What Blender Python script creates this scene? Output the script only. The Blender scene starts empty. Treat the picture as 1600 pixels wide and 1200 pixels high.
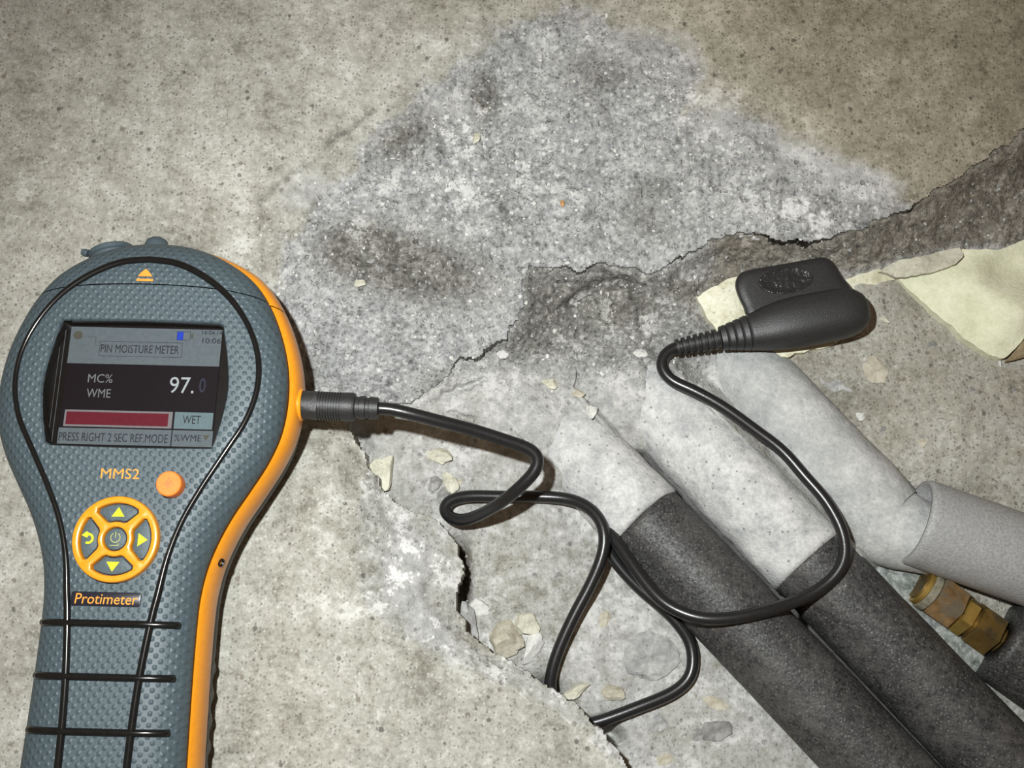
import bpy, bmesh, math
import numpy as np
from mathutils import Vector, Matrix
PI = math.pi
scene = bpy.context.scene
COL = scene.collection

# ------------------------------------------------------------------ camera
F_PX, PITCH, DIST = 1700.0, math.radians(14), 0.36
CAM = np.array([0.0, -DIST * math.sin(PITCH), DIST * math.cos(PITCH)])
FW = -CAM / DIST
RT = np.array([1.0, 0, 0])
UP = np.cross(RT, FW)
cam_data = bpy.data.cameras.new('camera')
cam_data.sensor_fit = 'HORIZONTAL'
cam_data.sensor_width = 36.0
cam_data.lens = 36.0 * F_PX / 1600.0
cam_data.clip_start = 0.005
cam_data.clip_end = 20
cam = bpy.data.objects.new('camera', cam_data)
cam.location = CAM
cam.rotation_euler = (PITCH, 0, 0)
COL.objects.link(cam)
scene.camera = cam

# ------------------------------------------------------------------ light
world = bpy.data.worlds.new('world')
world.use_nodes = True
bg = world.node_tree.nodes['Background']
bg.inputs[0].default_value = (1.0, 0.68, 0.42, 1)
bg.inputs[1].default_value = 0.16
scene.world = world
fl = bpy.data.lights.new('camera_flash', 'SPOT')
fl.spot_size = math.radians(98)
fl.spot_blend = 1.0
fl.energy = 8.7
fl.shadow_soft_size = 0.006
fl.color = (0.965, 1.0, 0.985)
flash = bpy.data.objects.new('camera_flash', fl)
flash.location = Vector(CAM + RT * -0.055 + UP * 0.055)
flash.rotation_euler = (Vector((0.0, -0.03, 0.0)) - flash.location).to_track_quat('-Z', 'Y').to_euler()
COL.objects.link(flash)
scene.view_settings.view_transform = 'Standard'
scene.view_settings.look = 'None'
scene.view_settings.gamma = 1
scene.view_settings.exposure = 0.0
scene.view_settings.use_curve_mapping = False


def P(u, v, z):
    """world point seen at photo position (u, v) at height z"""
    u = np.asarray(u, float); v = np.asarray(v, float); z = np.asarray(z, float)
    d = FW * F_PX + RT * (u - 800)[..., None] - UP * (v - 600)[..., None]
    t = (z - CAM[2]) / d[..., 2]
    return CAM + t[..., None] * d


def V(u, v, z):
    return Vector(P(u, v, z))


# ------------------------------------------------------------------ noise
def vnoise(x, y, seed=0):
    rng = np.random.RandomState(seed)
    tab = rng.rand(256, 256)
    xi = np.floor(x).astype(int); yi = np.floor(y).astype(int)
    xf = x - xi; yf = y - yi
    xf = xf * xf * (3 - 2 * xf); yf = yf * yf * (3 - 2 * yf)
    a = tab[xi % 256, yi % 256]; b = tab[(xi + 1) % 256, yi % 256]
    c = tab[xi % 256, (yi + 1) % 256]; d = tab[(xi + 1) % 256, (yi + 1) % 256]
    return (a * (1 - xf) + b * xf) * (1 - yf) + (c * (1 - xf) + d * xf) * yf - 0.5


def fbm(x, y, size, seed=0, octaves=4, gain=0.5):
    s = 0; a = 1.0; n = 0
    for k in range(octaves):
        s = s + a * vnoise(x / size * 2 ** k + 13.7 * k, y / size * 2 ** k + 7.1 * k, seed + k)
        n += a; a *= gain
    return s / n


def worley(x, y, size, seed=0):
    rng = np.random.RandomState(seed)
    jx = rng.rand(256, 256); jy = rng.rand(256, 256)
    x = x / size; y = y / size
    xi = np.floor(x).astype(int); yi = np.floor(y).astype(int)
    best = np.full(x.shape, 9.0)
    for dx in (-1, 0, 1):
        for dy in (-1, 0, 1):
            cx = xi + dx; cy = yi + dy
            px = cx + jx[cx % 256, cy % 256]; py = cy + jy[cx % 256, cy % 256]
            best = np.minimum(best, (px - x) ** 2 + (py - y) ** 2)
    return np.sqrt(best)


def inside(x, y, poly):
    r = np.zeros(x.shape, bool)
    n = len(poly)
    for i in range(n):
        x0, y0 = poly[i]; x1, y1 = poly[(i + 1) % n]
        if y0 == y1:
            continue
        c = ((y0 > y) != (y1 > y)) & (x < (x1 - x0) * (y - y0) / (y1 - y0) + x0)
        r ^= c
    return r


def pdist(x, y, pts, closed=False):
    best = np.full(x.shape, 1e9)
    n = len(pts)
    for i in range(n if closed else n - 1):
        x0, y0 = pts[i]; x1, y1 = pts[(i + 1) % n]
        dx, dy = x1 - x0, y1 - y0
        L = dx * dx + dy * dy + 1e-9
        t = np.clip(((x - x0) * dx + (y - y0) * dy) / L, 0, 1)
        best = np.minimum(best, (x - x0 - t * dx) ** 2 + (y - y0 - t * dy) ** 2)
    return np.sqrt(best)


def sdist(x, y, poly):
    d = pdist(x, y, poly, True)
    return np.where(inside(x, y, poly), d, -d)


def sstep(a, b, x):
    t = np.clip((x - a) / (b - a), 0, 1)
    return t * t * (3 - 2 * t)


def gauss(x, y, cx, cy, rx, ry=None, ang=0):
    ry = ry or rx
    c, s = math.cos(math.radians(ang)), math.sin(math.radians(ang))
    dx = x - cx; dy = y - cy
    return np.exp(-((dx * c + dy * s) / rx) ** 2 - ((-dx * s + dy * c) / ry) ** 2)


def rbf(ctrl, x, y):
    c = np.array(ctrl, float)
    p = c[:, :2]; z = c[:, 2]
    A = np.sqrt(((p[:, None] - p[None]) ** 2).sum(-1) + 900)
    n = len(p)
    M = np.zeros((n + 1, n + 1)); M[:n, :n] = -A; M[:n, n] = 1; M[n, :n] = 1
    w = np.linalg.solve(M, np.append(z, 0))
    out = np.full(x.shape, w[n])
    for i in range(n):
        out -= w[i] * np.sqrt((x - p[i, 0]) ** 2 + (y - p[i, 1]) ** 2 + 900)
    return out


# ------------------------------------------------------------------ materials
class NT:
    def __init__(self, name):
        self.m = bpy.data.materials.new(name)
        self.m.use_nodes = True
        self.t = self.m.node_tree
        self.b = self.t.nodes['Principled BSDF']

    def n(self, kind, ins=None, **props):
        o = self.t.nodes.new('ShaderNode' + kind)
        for k, v in props.items():
            setattr(o, k, v)
        for k, v in (ins or {}).items():
            s = o.inputs[k]
            if isinstance(v, bpy.types.NodeSocket):
                self.t.links.new(v, s)
            else:
                s.default_value = v
        return o

    def link(self, a, b):
        self.t.links.new(a, b)

    def math(self, op, a, b=0.0, c=None, clamp=False):
        ins = {0: a, 1: b}
        if c is not None:
            ins[2] = c
        return self.n('Math', ins, operation=op, use_clamp=clamp).outputs[0]

    def noise(self, co, scale, detail=3.0, rough=0.55, dist=0.0):
        return self.n('TexNoise', {'Vector': co, 'Scale': scale, 'Detail': detail, 'Roughness': rough, 'Distortion': dist}).outputs['Fac']

    def vor(self, co, scale, feature='F1', rand=1.0):
        return self.n('TexVoronoi', {'Vector': co, 'Scale': scale, 'Randomness': rand}, feature=feature)

    def ramp(self, fac, stops):
        o = self.n('ValToRGB', {'Fac': fac})
        e = o.color_ramp.elements
        while len(e) < len(stops):
            e.new(0.5)
        for el, (p, c) in zip(e, stops):
            el.position = p
            el.color = c if len(c) == 4 else (*c, 1)
        return o.outputs['Color']

    def mix(self, fac, a, b, blend='MIX'):
        o = self.n('Mix', data_type='RGBA', blend_type=blend)
        for s, v in ((o.inputs[0], fac), (o.inputs[6], a), (o.inputs[7], b)):
            if isinstance(v, bpy.types.NodeSocket):
                self.t.links.new(v, s)
            else:
                s.default_value = v if not isinstance(v, tuple) or len(v) == 4 else (*v, 1)
        return o.outputs[2]

    def mapr(self, v, a, b, c=0.0, d=1.0):
        return self.n('MapRange', {'Value': v, 'From Min': a, 'From Max': b, 'To Min': c, 'To Max': d}).outputs[0]

    def obj(self):
        return self.n('TexCoord').outputs['Object']

    def bump(self, h, dist, strength=1.0):
        o = self.n('Bump', {'Height': h, 'Distance': dist, 'Strength': strength})
        self.link(o.outputs[0], self.b.inputs['Normal'])

    def base(self, c):
        if isinstance(c, bpy.types.NodeSocket):
            self.link(c, self.b.inputs['Base Color'])
        else:
            self.b.inputs['Base Color'].default_value = (*c, 1)

    def set(self, rough=None, metal=None, spec=None, emit=None, estr=None):
        if rough is not None:
            if isinstance(rough, bpy.types.NodeSocket):
                self.link(rough, self.b.inputs['Roughness'])
            else:
                self.b.inputs['Roughness'].default_value = rough
        if metal is not None: self.b.inputs['Metallic'].default_value = metal
        if spec is not None: self.b.inputs['Specular IOR Level'].default_value = spec
        if emit is not None: self.b.inputs['Emission Color'].default_value = (*emit, 1)
        if estr is not None: self.b.inputs['Emission Strength'].default_value = estr
        return self


def grain_mat(name, lo, hi, rough=0.6, scale=900, spec=0.4, bump=0.00015, metal=0.0, blot=None):
    """plain coloured material with a fine grain"""
    k = NT(name); co = k.obj()
    f = k.noise(co, scale, 3)
    c = k.ramp(f, [(0.3, lo), (0.7, hi)])
    if blot:
        bc, bs, b0, b1 = blot
        c = k.mix(k.mapr(k.noise(co, bs, 5, 0.65), b0, b1), c, bc)
    k.base(c); k.set(rough, metal, spec)
    if bump: k.bump(f, bump)
    return k.m


def concrete_mat():
    k = NT('weathered_concrete'); co = k.obj()
    a1 = k.n('Attribute', attribute_name='mask_a', attribute_type='GEOMETRY')
    a2 = k.n('Attribute', attribute_name='mask_b', attribute_type='GEOMETRY')
    s1 = k.n('SeparateColor', {0: a1.outputs['Color']}); s2 = k.n('SeparateColor', {0: a2.outputs['Color']})
    rub, damp, white = s1.outputs[0], s1.outputs[1], s1.outputs[2]
    brown, dust, green = s2.outputs[0], s2.outputs[1], s2.outputs[2]
    n0 = k.noise(co, 22, 5, 0.6); n1 = k.noise(co, 90, 6, 0.65); n2 = k.noise(co, 330, 5, 0.65); n3 = k.noise(co, 1300, 4, 0.7); n4 = k.noise(co, 620, 4, 0.65)

    def cen(n, a):
        return k.math('MULTIPLY', k.math('SUBTRACT', n, 0.5), a)

    def add(*a):
        r = a[0]
        for q in a[1:]:
            r = k.math('ADD', r, q)
        return r
    # smooth trowelled slab
    sl = add(cen(n0, 0.75), cen(n1, 0.8), cen(n2, 0.8), cen(n4, 0.45), cen(n3, 0.65), 0.5)
    slab = k.ramp(sl, [(0.22, (0.20, 0.192, 0.162)), (0.42, (0.325, 0.318, 0.278)), (0.58, (0.40, 0.394, 0.352)), (0.80, (0.55, 0.545, 0.505))])
    # pin holes and dark sand grains, in drifts
    v1 = k.vor(co, 300); v2 = k.vor(co, 800)
    cs1 = k.n('SeparateColor', {0: v1.outputs['Color']}); cs2 = k.n('SeparateColor', {0: v2.outputs['Color']})
    drift = k.mapr(add(n0, cen(n1, 1.2)), 0.38, 0.62, 0.10, -0.16)
    drift = k.math('SUBTRACT', drift, k.math('MULTIPLY', brown, 0.22))
    r1 = k.math('MULTIPLY', cs1.outputs[2], 0.13)
    h1 = k.math('MULTIPLY', k.mapr(k.math('SUBTRACT', add(v1.outputs['Distance'], cen(n3, 0.25)), r1), 0.06, 0.16, 1, 0), k.math('GREATER_THAN', cs1.outputs[0], add(drift, 0.74)))
    h2 = k.math('MULTIPLY', k.mapr(add(v2.outputs['Distance'], cen(n3, 0.35)), 0.18, 0.36, 1, 0), k.math('GREATER_THAN', cs2.outputs[0], add(drift, 0.62)))
    hole = k.math('MAXIMUM', h1, k.math('MULTIPLY', h2, 0.75))
    slab = k.mix(k.math('MULTIPLY', hole, 0.8), slab, k.ramp(cs1.outputs[1], [(0.3, (0.085, 0.083, 0.075)), (0.8, (0.19, 0.165, 0.135))]))
    h3 = k.math('MULTIPLY', k.mapr(add(v2.outputs['Distance'], cen(n3, 0.5)), 0.16, 0.45, 1, 0), k.math('LESS_THAN', cs2.outputs[0], 0.16))
    slab = k.mix(k.math('MULTIPLY', h3, 0.5), slab, (0.62, 0.61, 0.56))
    # broken grey face
    g = add(cen(n4, 0.9), cen(n2, 0.85), cen(n1, 0.7), cen(n3, 0.45), 0.5)
    rubc = k.ramp(g, [(0.20, (0.13, 0.13, 0.128)), (0.38, (0.255, 0.257, 0.258)), (0.55, (0.37, 0.372, 0.375)), (0.72, (0.49, 0.49, 0.488)), (0.9, (0.66, 0.655, 0.64))])
    v3 = k.vor(co, 440); cs3 = k.n('SeparateColor', {0: v3.outputs['Color']})
    fl1 = k.math('MULTIPLY', k.mapr(add(v3.outputs['Distance'], cen(n3, 0.9), cen(n4, 0.5)), 0.16, 0.34, 1, 0), k.math('GREATER_THAN', cs3.outputs[0], 0.62))
    rubc = k.mix(k.math('MULTIPLY', fl1, 0.75), rubc, (0.62, 0.62, 0.605))
    # damp, dark crumbly patches, plus shade painted in the crevice and beside the meter
    dampshadec = k.ramp(g, [(0.22, (0.055, 0.052, 0.044)), (0.42, (0.125, 0.12, 0.104)), (0.6, (0.22, 0.213, 0.19)), (0.82, (0.42, 0.41, 0.385))])
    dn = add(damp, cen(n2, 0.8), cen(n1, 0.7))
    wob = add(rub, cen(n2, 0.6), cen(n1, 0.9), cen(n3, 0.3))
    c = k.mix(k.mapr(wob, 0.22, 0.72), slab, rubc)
    c = k.mix(k.math('MULTIPLY', k.mapr(dn, 0.22, 0.85), 0.92), c, dampshadec)
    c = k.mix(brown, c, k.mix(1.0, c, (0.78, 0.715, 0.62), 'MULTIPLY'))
    # smooth laitance / dust skin
    dustc = k.ramp(add(cen(n2, 0.9), cen(n1, 0.8), cen(n3, 0.4), 0.5), [(0.25, (0.26, 0.262, 0.258)), (0.5, (0.385, 0.385, 0.376)), (0.75, (0.53, 0.525, 0.50))])
    dustc = k.mix(k.math('MULTIPLY', h1, 0.6), dustc, (0.14, 0.135, 0.125))
    du = add(dust, cen(n2, 0.5), cen(n1, 0.7))
    c = k.mix(k.mapr(du, 0.2, 0.75), c, dustc)
    c = k.mix(green, c, k.ramp(add(cen(n4, 1.2), cen(n2, 0.8), 0.5), [(0.3, (0.07, 0.085, 0.08)), (0.7, (0.25, 0.275, 0.265))]))
    # white lime splashes
    w = add(k.mapr(n1, 0.46, 0.64, -0.30, 0.45), cen(n2, 1.4), k.math('MULTIPLY', fl1, 0.45), cen(n3, 0.5))
    w = k.math('MULTIPLY', k.mapr(w, 0.12, 0.30), k.math('MULTIPLY', white, 0.9), clamp=True)
    c = k.mix(w, c, (0.70, 0.70, 0.685))
    k.base(c)
    k.set(0.9, 0, 0.2)
    bh = k.math('SUBTRACT', add(k.math('MULTIPLY', n3, 0.5), k.math('MULTIPLY', n4, 0.9), k.math('MULTIPLY', n2, 1.0)), k.math('MULTIPLY', hole, 0.8))
    k.bump(bh, 0.0007, k.mapr(rub, 0, 1, 0.45, 1.0))
    return k.m


def dusty_mat(name, lo, mid, hi, speck=0.6, blot=None):
    k = NT(name); co = k.obj()
    n1 = k.noise(co, 95, 5, 0.6); n2 = k.noise(co, 900, 4, 0.7); n3 = k.noise(co, 350, 4, 0.6)
    f = k.math('ADD', k.math('MULTIPLY', n1, 0.42), k.math('ADD', k.math('MULTIPLY', n2, 0.30), k.math('MULTIPLY', n3, 0.28)))
    c = k.ramp(f, [(0.38, lo), (0.5, mid), (0.62, hi)])
    v = k.vor(co, 520); cs = k.n('SeparateColor', {0: v.outputs['Color']})
    h = k.math('MULTIPLY', k.mapr(v.outputs['Distance'], 0.12, 0.28, 1, 0), k.math('GREATER_THAN', cs.outputs[0], 0.78))
    c = k.mix(k.math('MULTIPLY', h, speck), c, (0.10, 0.10, 0.10))
    if blot:
        c = k.mix(k.mapr(k.noise(co, 60, 5, 0.7), 0.52, 0.66), c, blot)
    k.base(c); k.set(0.9, 0, 0.2)
    k.bump(k.math('ADD', n2, n3), 0.0004, 0.7)
    return k.m


def foam_mat(name, dark, light, dusty, amount=0.5):
    k = NT(name); co = k.obj()
    n1 = k.noise(co, 1150, 2, 0.7); n2 = k.noise(co, 55, 6, 0.65); n3 = k.noise(co, 420, 5, 0.7)
    c = k.ramp(n1, [(0.36, dark), (0.64, light)])
    vs = k.vor(co, 1000); vc = k.n('SeparateColor', {0: vs.outputs['Color']})
    c = k.mix(k.math('MULTIPLY', k.math('MULTIPLY', k.mapr(vs.outputs['Distance'], 0.15, 0.4, 1, 0), k.math('GREATER_THAN', vc.outputs[0], 0.6)), 0.30), c, (0.34, 0.34, 0.335))
    d = k.math('MULTIPLY', k.mapr(k.math('ADD', k.math('MULTIPLY', n2, 0.55), k.math('MULTIPLY', n3, 0.45)), 0.46, 0.66), amount)
    c = k.mix(d, c, dusty)
    s = k.mapr(k.math('ADD', k.math('MULTIPLY', n3, 0.6), k.math('MULTIPLY', k.noise(co, 120, 3), 0.4)), 0.64, 0.68)
    c = k.mix(k.math('MULTIPLY', s, 0.7), c, (0.5, 0.48, 0.44))
    k.base(c); k.set(k.mapr(n1, 0.3, 0.7, 0.65, 0.42), 0, 0.45)
    k.bump(n1, 0.00022, 0.9)
    return k.m


def shell_mat():
    k = NT('dimpled_grey_rubber')
    co = k.obj(); x = k.n('SeparateXYZ', {0: co})
    a, b = 0.0028, 0.0031
    cx = k.math('COSINE', k.math('MULTIPLY', x.outputs[0], 2 * PI / a))
    cy = k.math('COSINE', k.math('MULTIPLY', x.outputs[1], 2 * PI / b))
    h = k.math('POWER', k.math('MAXIMUM', k.math('MULTIPLY', cx, cy), 0.0), 1.3)
    n = k.noise(co, 1500, 2)
    c = k.ramp(n, [(0.3, (0.052, 0.076, 0.090)), (0.7, (0.072, 0.100, 0.116))])
    k.base(c); k.set(0.50, 0, 0.5)
    k.bump(h, 0.00042, 0.7)
    return k.m


def glass_mat():
    k = NT('clear_screen_cover')
    tr = k.n('BsdfTransparent', {0: (0.93, 0.95, 0.96, 1)})
    gl = k.n('BsdfGlossy', {'Roughness': 0.04})
    fr = k.n('Fresnel', {'IOR': 1.45})
    mx = k.n('MixShader', {0: fr.outputs[0], 1: tr.outputs[0], 2: gl.outputs[0]})
    k.link(mx.outputs[0], k.t.nodes['Material Output'].inputs['Surface'])
    return k.m


def lcd_mat(name, col, e=0.10):
    k = NT(name); co = k.obj()
    n = k.noise(co, 700, 3)
    c = k.ramp(n, [(0.3, tuple(v * 0.9 for v in col)), (0.7, tuple(min(1, v * 1.08) for v in col))])
    k.base(c); k.set(0.6, 0, 0.12)
    k.link(c, k.b.inputs['Emission Color']); k.b.inputs['Emission Strength'].default_value = e
    return k.m


M = {}
M['concrete'] = concrete_mat()
M['shell'] = shell_mat()
M['rubber'] = grain_mat('smooth_grey_rubber', (0.055, 0.078, 0.092), (0.075, 0.10, 0.115), 0.5, 1500)
M['orange'] = grain_mat('orange_plastic', (0.76, 0.275, 0.012), (0.82, 0.315, 0.018), 0.30, 700, 0.5, 0.00002)
M['orange_btn'] = grain_mat('orange_button_plastic', (0.85, 0.19, 0.02), (0.9, 0.225, 0.025), 0.4, 700, 0.5, 0.00002)
M['back'] = grain_mat('dark_back_plastic', (0.055, 0.056, 0.056), (0.085, 0.085, 0.082), 0.55, 1200)
M['black_gloss'] = grain_mat('glossy_black_trim', (0.006, 0.006, 0.006), (0.009, 0.009, 0.009), 0.18, 500, 0.5, 0)
M['window'] = grain_mat('black_window_frame', (0.005, 0.004, 0.004), (0.008, 0.006, 0.006), 0.25, 500, 0.4, 0)
M['key'] = grain_mat('grey_key_rubber', (0.062, 0.088, 0.10), (0.075, 0.102, 0.116), 0.55, 900)
M['lime'] = grain_mat('yellow_green_print', (0.48, 0.52, 0.01), (0.54, 0.58, 0.02), 0.5, 900, 0.3, 0)
M['lime_dull'] = grain_mat('dull_yellow_print', (0.36, 0.38, 0.12), (0.40, 0.42, 0.14), 0.5, 900, 0.3, 0)
M['orange_print'] = grain_mat('orange_print', (0.78, 0.29, 0.035), (0.84, 0.33, 0.045), 0.5, 900, 0.3, 0)
M['btn_print'] = grain_mat('faint_button_print', (0.52, 0.14, 0.06), (0.56, 0.16, 0.07), 0.5, 900, 0.3, 0)
M['badge'] = grain_mat('dark_badge', (0.012, 0.012, 0.02), (0.018, 0.017, 0.026), 0.3, 900, 0.5, 0)
M['glass'] = glass_mat()
M['lcd_grey'] = lcd_mat('lcd_grey_panel', (0.105, 0.118, 0.127), 0.05)
M['lcd_black'] = lcd_mat('lcd_black_panel', (0.006, 0.003, 0.005), 0.05)
M['lcd_red'] = lcd_mat('lcd_red_bar', (0.105, 0.008, 0.016), 0.12)
M['lcd_pink'] = lcd_mat('lcd_pale_frame', (0.17, 0.145, 0.15), 0.08)
M['lcd_blue'] = lcd_mat('lcd_pale_blue_panel', (0.12, 0.16, 0.17), 0.08)
M['lcd_ink'] = lcd_mat('lcd_dark_ink', (0.025, 0.025, 0.032), 0.0)
M['lcd_white'] = lcd_mat('lcd_white_ink', (0.31, 0.32, 0.32), 0.15)
M['lcd_dim'] = lcd_mat('lcd_dim_white_ink', (0.15, 0.148, 0.15), 0.12)
M['lcd_ghost'] = lcd_mat('lcd_fading_ink', (0.03, 0.03, 0.05), 0.15)
M['lcd_battery'] = lcd_mat('lcd_battery_blue', (0.012, 0.035, 0.30), 0.4)
M['lcd_olive'] = lcd_mat('lcd_olive_mark', (0.075, 0.07, 0.055), 0.05)
M['lcd_edge'] = lcd_mat('lcd_edge_line', (0.10, 0.10, 0.10), 0.05)
M['cable'] = grain_mat('black_cable_jacket', (0.010, 0.010, 0.011), (0.015, 0.015, 0.016), 0.30, 1200, 0.5, 0.00002)
M['probe'] = grain_mat('matt_black_rubber', (0.017, 0.017, 0.018), (0.027, 0.027, 0.028), 0.48, 1600, 0.5, 0.00008)
M['probe_gloss'] = grain_mat('embossed_black_rubber', (0.016, 0.016, 0.017), (0.022, 0.022, 0.023), 0.30, 380, 0.6, 0.0008)
M['foam_black'] = foam_mat('black_pipe_foam', (0.008, 0.008, 0.008), (0.055, 0.054, 0.055), (0.12, 0.115, 0.11), 0.65)
M['foam_grey'] = foam_mat('grey_pipe_foam', (0.24, 0.24, 0.243), (0.36, 0.36, 0.36), (0.27, 0.275, 0.285), 0.6)
M['foam_inside'] = grain_mat('shaded_foam_bore', (0.10, 0.11, 0.12), (0.15, 0.16, 0.17), 0.8, 700)
M['dusty'] = dusty_mat('dust_covered_foam', (0.31, 0.318, 0.325), (0.48, 0.48, 0.477), (0.66, 0.655, 0.64), 0.7)
M['dusty_grey'] = dusty_mat('grey_dusty_foam', (0.30, 0.31, 0.31), (0.41, 0.415, 0.41), (0.55, 0.55, 0.535), 0.3)
M['pu'] = dusty_mat('cream_foam_board', (0.58, 0.59, 0.42), (0.67, 0.675, 0.50), (0.76, 0.755, 0.60), 0.12)
M['pu_dirty'] = dusty_mat('dirty_cream_foam', (0.46, 0.43, 0.30), (0.66, 0.645, 0.50), (0.78, 0.765, 0.65), 0.4)
M['card'] = dusty_mat('brown_paper_scrap', (0.22, 0.17, 0.10), (0.33, 0.26, 0.16), (0.42, 0.34, 0.22), 0.3)
M['brass'] = grain_mat('worn_brass', (0.17, 0.105, 0.03), (0.32, 0.21, 0.06), 0.45, 260, 0.5, 0.0002, 0.75, ((0.12, 0.09, 0.045), 130, 0.46, 0.62))
M['brass_rust'] = grain_mat('tarnished_brass', (0.15, 0.085, 0.035), (0.27, 0.17, 0.075), 0.65, 300, 0.4, 0.0003, 0.45, ((0.16, 0.13, 0.09), 160, 0.45, 0.6))
M['brass_bright'] = grain_mat('bright_brass', (0.38, 0.25, 0.06), (0.52, 0.35, 0.10), 0.4, 260, 0.5, 0.0001, 0.75)
M['tape'] = grain_mat('pale_sealing_tape', (0.13, 0.12, 0.085), (0.24, 0.22, 0.17), 0.45, 600)
M['screw'] = grain_mat('dark_screw_steel', (0.02, 0.02, 0.02), (0.05, 0.05, 0.05), 0.35, 900, 0.5, 0.0001, 0.8)
M['chip_cream'] = dusty_mat('cream_stone', (0.38, 0.365, 0.29), (0.52, 0.505, 0.41), (0.64, 0.625, 0.53), 0.3)
M['chip_white'] = dusty_mat('white_stone', (0.45, 0.445, 0.42), (0.58, 0.575, 0.55), (0.70, 0.695, 0.67), 0.2)
M['chip_grey'] = dusty_mat('grey_stone', (0.20, 0.20, 0.198), (0.31, 0.31, 0.305), (0.46, 0.46, 0.45), 0.6)
M['chip_tan'] = dusty_mat('tan_stone', (0.32, 0.29, 0.22), (0.43, 0.40, 0.32), (0.52, 0.49, 0.41), 0.4)
M['chip_dark'] = dusty_mat('dark_stone', (0.15, 0.15, 0.142), (0.235, 0.23, 0.218), (0.36, 0.355, 0.34), 0.5)
M['chip_orange'] = dusty_mat('orange_chip', (0.38, 0.20, 0.08), (0.48, 0.27, 0.12), (0.56, 0.36, 0.2), 0.1)


# ------------------------------------------------------------------ object helpers
def tag(o, label=None, cat=None, group=None, kind=None):
    for k, v in (('label', label), ('category', cat), ('group', group), ('kind', kind)):
        if v: o[k] = v
    return o


def mesh_obj(name, verts, faces, mat, parent=None, smooth=True):
    me = bpy.data.meshes.new(name)
    me.from_pydata([tuple(v) for v in verts], [], faces)
    me.update()
    return link_mesh(name, me, mat, parent, smooth)


def link_mesh(name, me, mat, parent=None, smooth=True):
    o = bpy.data.objects.new(name, me)
    me.materials.append(M[mat] if isinstance(mat, str) else mat)
    if smooth:
        me.polygons.foreach_set('use_smooth', [True] * len(me.polygons))
    COL.objects.link(o)
    if parent: o.parent = parent
    return o


def bm_obj(name, bm, mat, parent=None, smooth=True, sharp=None):
    bmesh.ops.recalc_face_normals(bm, faces=bm.faces)
    me = bpy.data.meshes.new(name)
    bm.to_mesh(me); bm.free()
    o = link_mesh(name, me, mat, parent, smooth)
    if sharp: me.set_sharp_from_angle(angle=math.radians(sharp))
    return o


def empty(name, loc, rz=0.0):
    o = bpy.data.objects.new(name, None)
    o.empty_display_size = 0.01
    o.location = loc; o.rotation_euler = (0, 0, rz)
    COL.objects.link(o)
    return o


def catmull(pts, n=10, closed=False):
    p = [np.array(q, float) for q in pts]
    out = []
    N = len(p)
    for i in range(N if closed else N - 1):
        g = (lambda j: p[j % N]) if closed else (lambda j: p[min(max(j, 0), N - 1)])
        a, b, c, d = g(i - 1), g(i), g(i + 1), g(i + 2)
        for k in range(n):
            t = k / n
            out.append(0.5 * ((2 * b) + (c - a) * t + (2 * a - 5 * b + 4 * c - d) * t * t + (3 * b - a - 3 * c + d) * t ** 3))
    if not closed: out.append(p[-1])
    return out


def resample(pts, step):
    p = np.array(pts); d = np.r_[0, np.cumsum(np.linalg.norm(np.diff(p, axis=0), axis=1))]
    s = np.linspace(0, d[-1], max(2, int(d[-1] / step)))
    return np.stack([np.interp(s, d, p[:, i]) for i in range(p.shape[1])], 1)


def tube(name, pts, radius, mat, parent=None, seg=14, cap=True, flat=None):
    """tube along 3D points; radius a number or one per point"""
    p = [Vector(q[:3]) for q in pts]
    n = len(p)
    rad = [radius] * n if np.isscalar(radius) else list(radius)
    verts, faces = [], []
    t0 = (p[1] - p[0]).normalized()
    up = Vector((0, 0, 1)) if abs(t0.z) < 0.9 else Vector((1, 0, 0))
    nrm = (up - t0 * up.dot(t0)).normalized()
    for i in range(n):
        t = (p[min(i + 1, n - 1)] - p[max(i - 1, 0)]).normalized()
        nrm = (nrm - t * nrm.dot(t)).normalized()
        b = t.cross(nrm)
        for k in range(seg):
            a = 2 * PI * k / seg
            verts.append(p[i] + (nrm * math.cos(a) * (flat or 1) + b * math.sin(a)) * rad[i])
    for i in range(n - 1):
        for k in range(seg):
            k2 = (k + 1) % seg
            faces.append((i * seg + k, i * seg + k2, (i + 1) * seg + k2, (i + 1) * seg + k))
    if cap:
        faces.append(tuple(range(seg - 1, -1, -1)))
        faces.append(tuple((n - 1) * seg + k for k in range(seg)))
    return mesh_obj(name, verts, faces, mat, parent)


def lathe(name, prof, origin, axis, mat, parent=None, seg=28, sharp=40):
    """profile [(distance along axis, radius)] turned round axis"""
    axis = Vector(axis).normalized(); origin = Vector(origin)
    up = Vector((0, 0, 1)) if abs(axis.z) < 0.9 else Vector((1, 0, 0))
    n = (up - axis * up.dot(axis)).normalized(); b = axis.cross(n)
    bm = bmesh.new(); rings = []
    for (s, r) in prof:
        rings.append([bm.verts.new(origin + axis * s + (n * math.cos(2 * PI * k / seg) + b * math.sin(2 * PI * k / seg)) * r) for k in range(seg)])
    for A, B in zip(rings, rings[1:]):
        for k in range(seg):
            bm.faces.new((A[k], A[(k + 1) % seg], B[(k + 1) % seg], B[k]))
    bm.faces.new(rings[0]); bm.faces.new(rings[-1])
    return bm_obj(name, bm, mat, parent, True, sharp)


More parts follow.
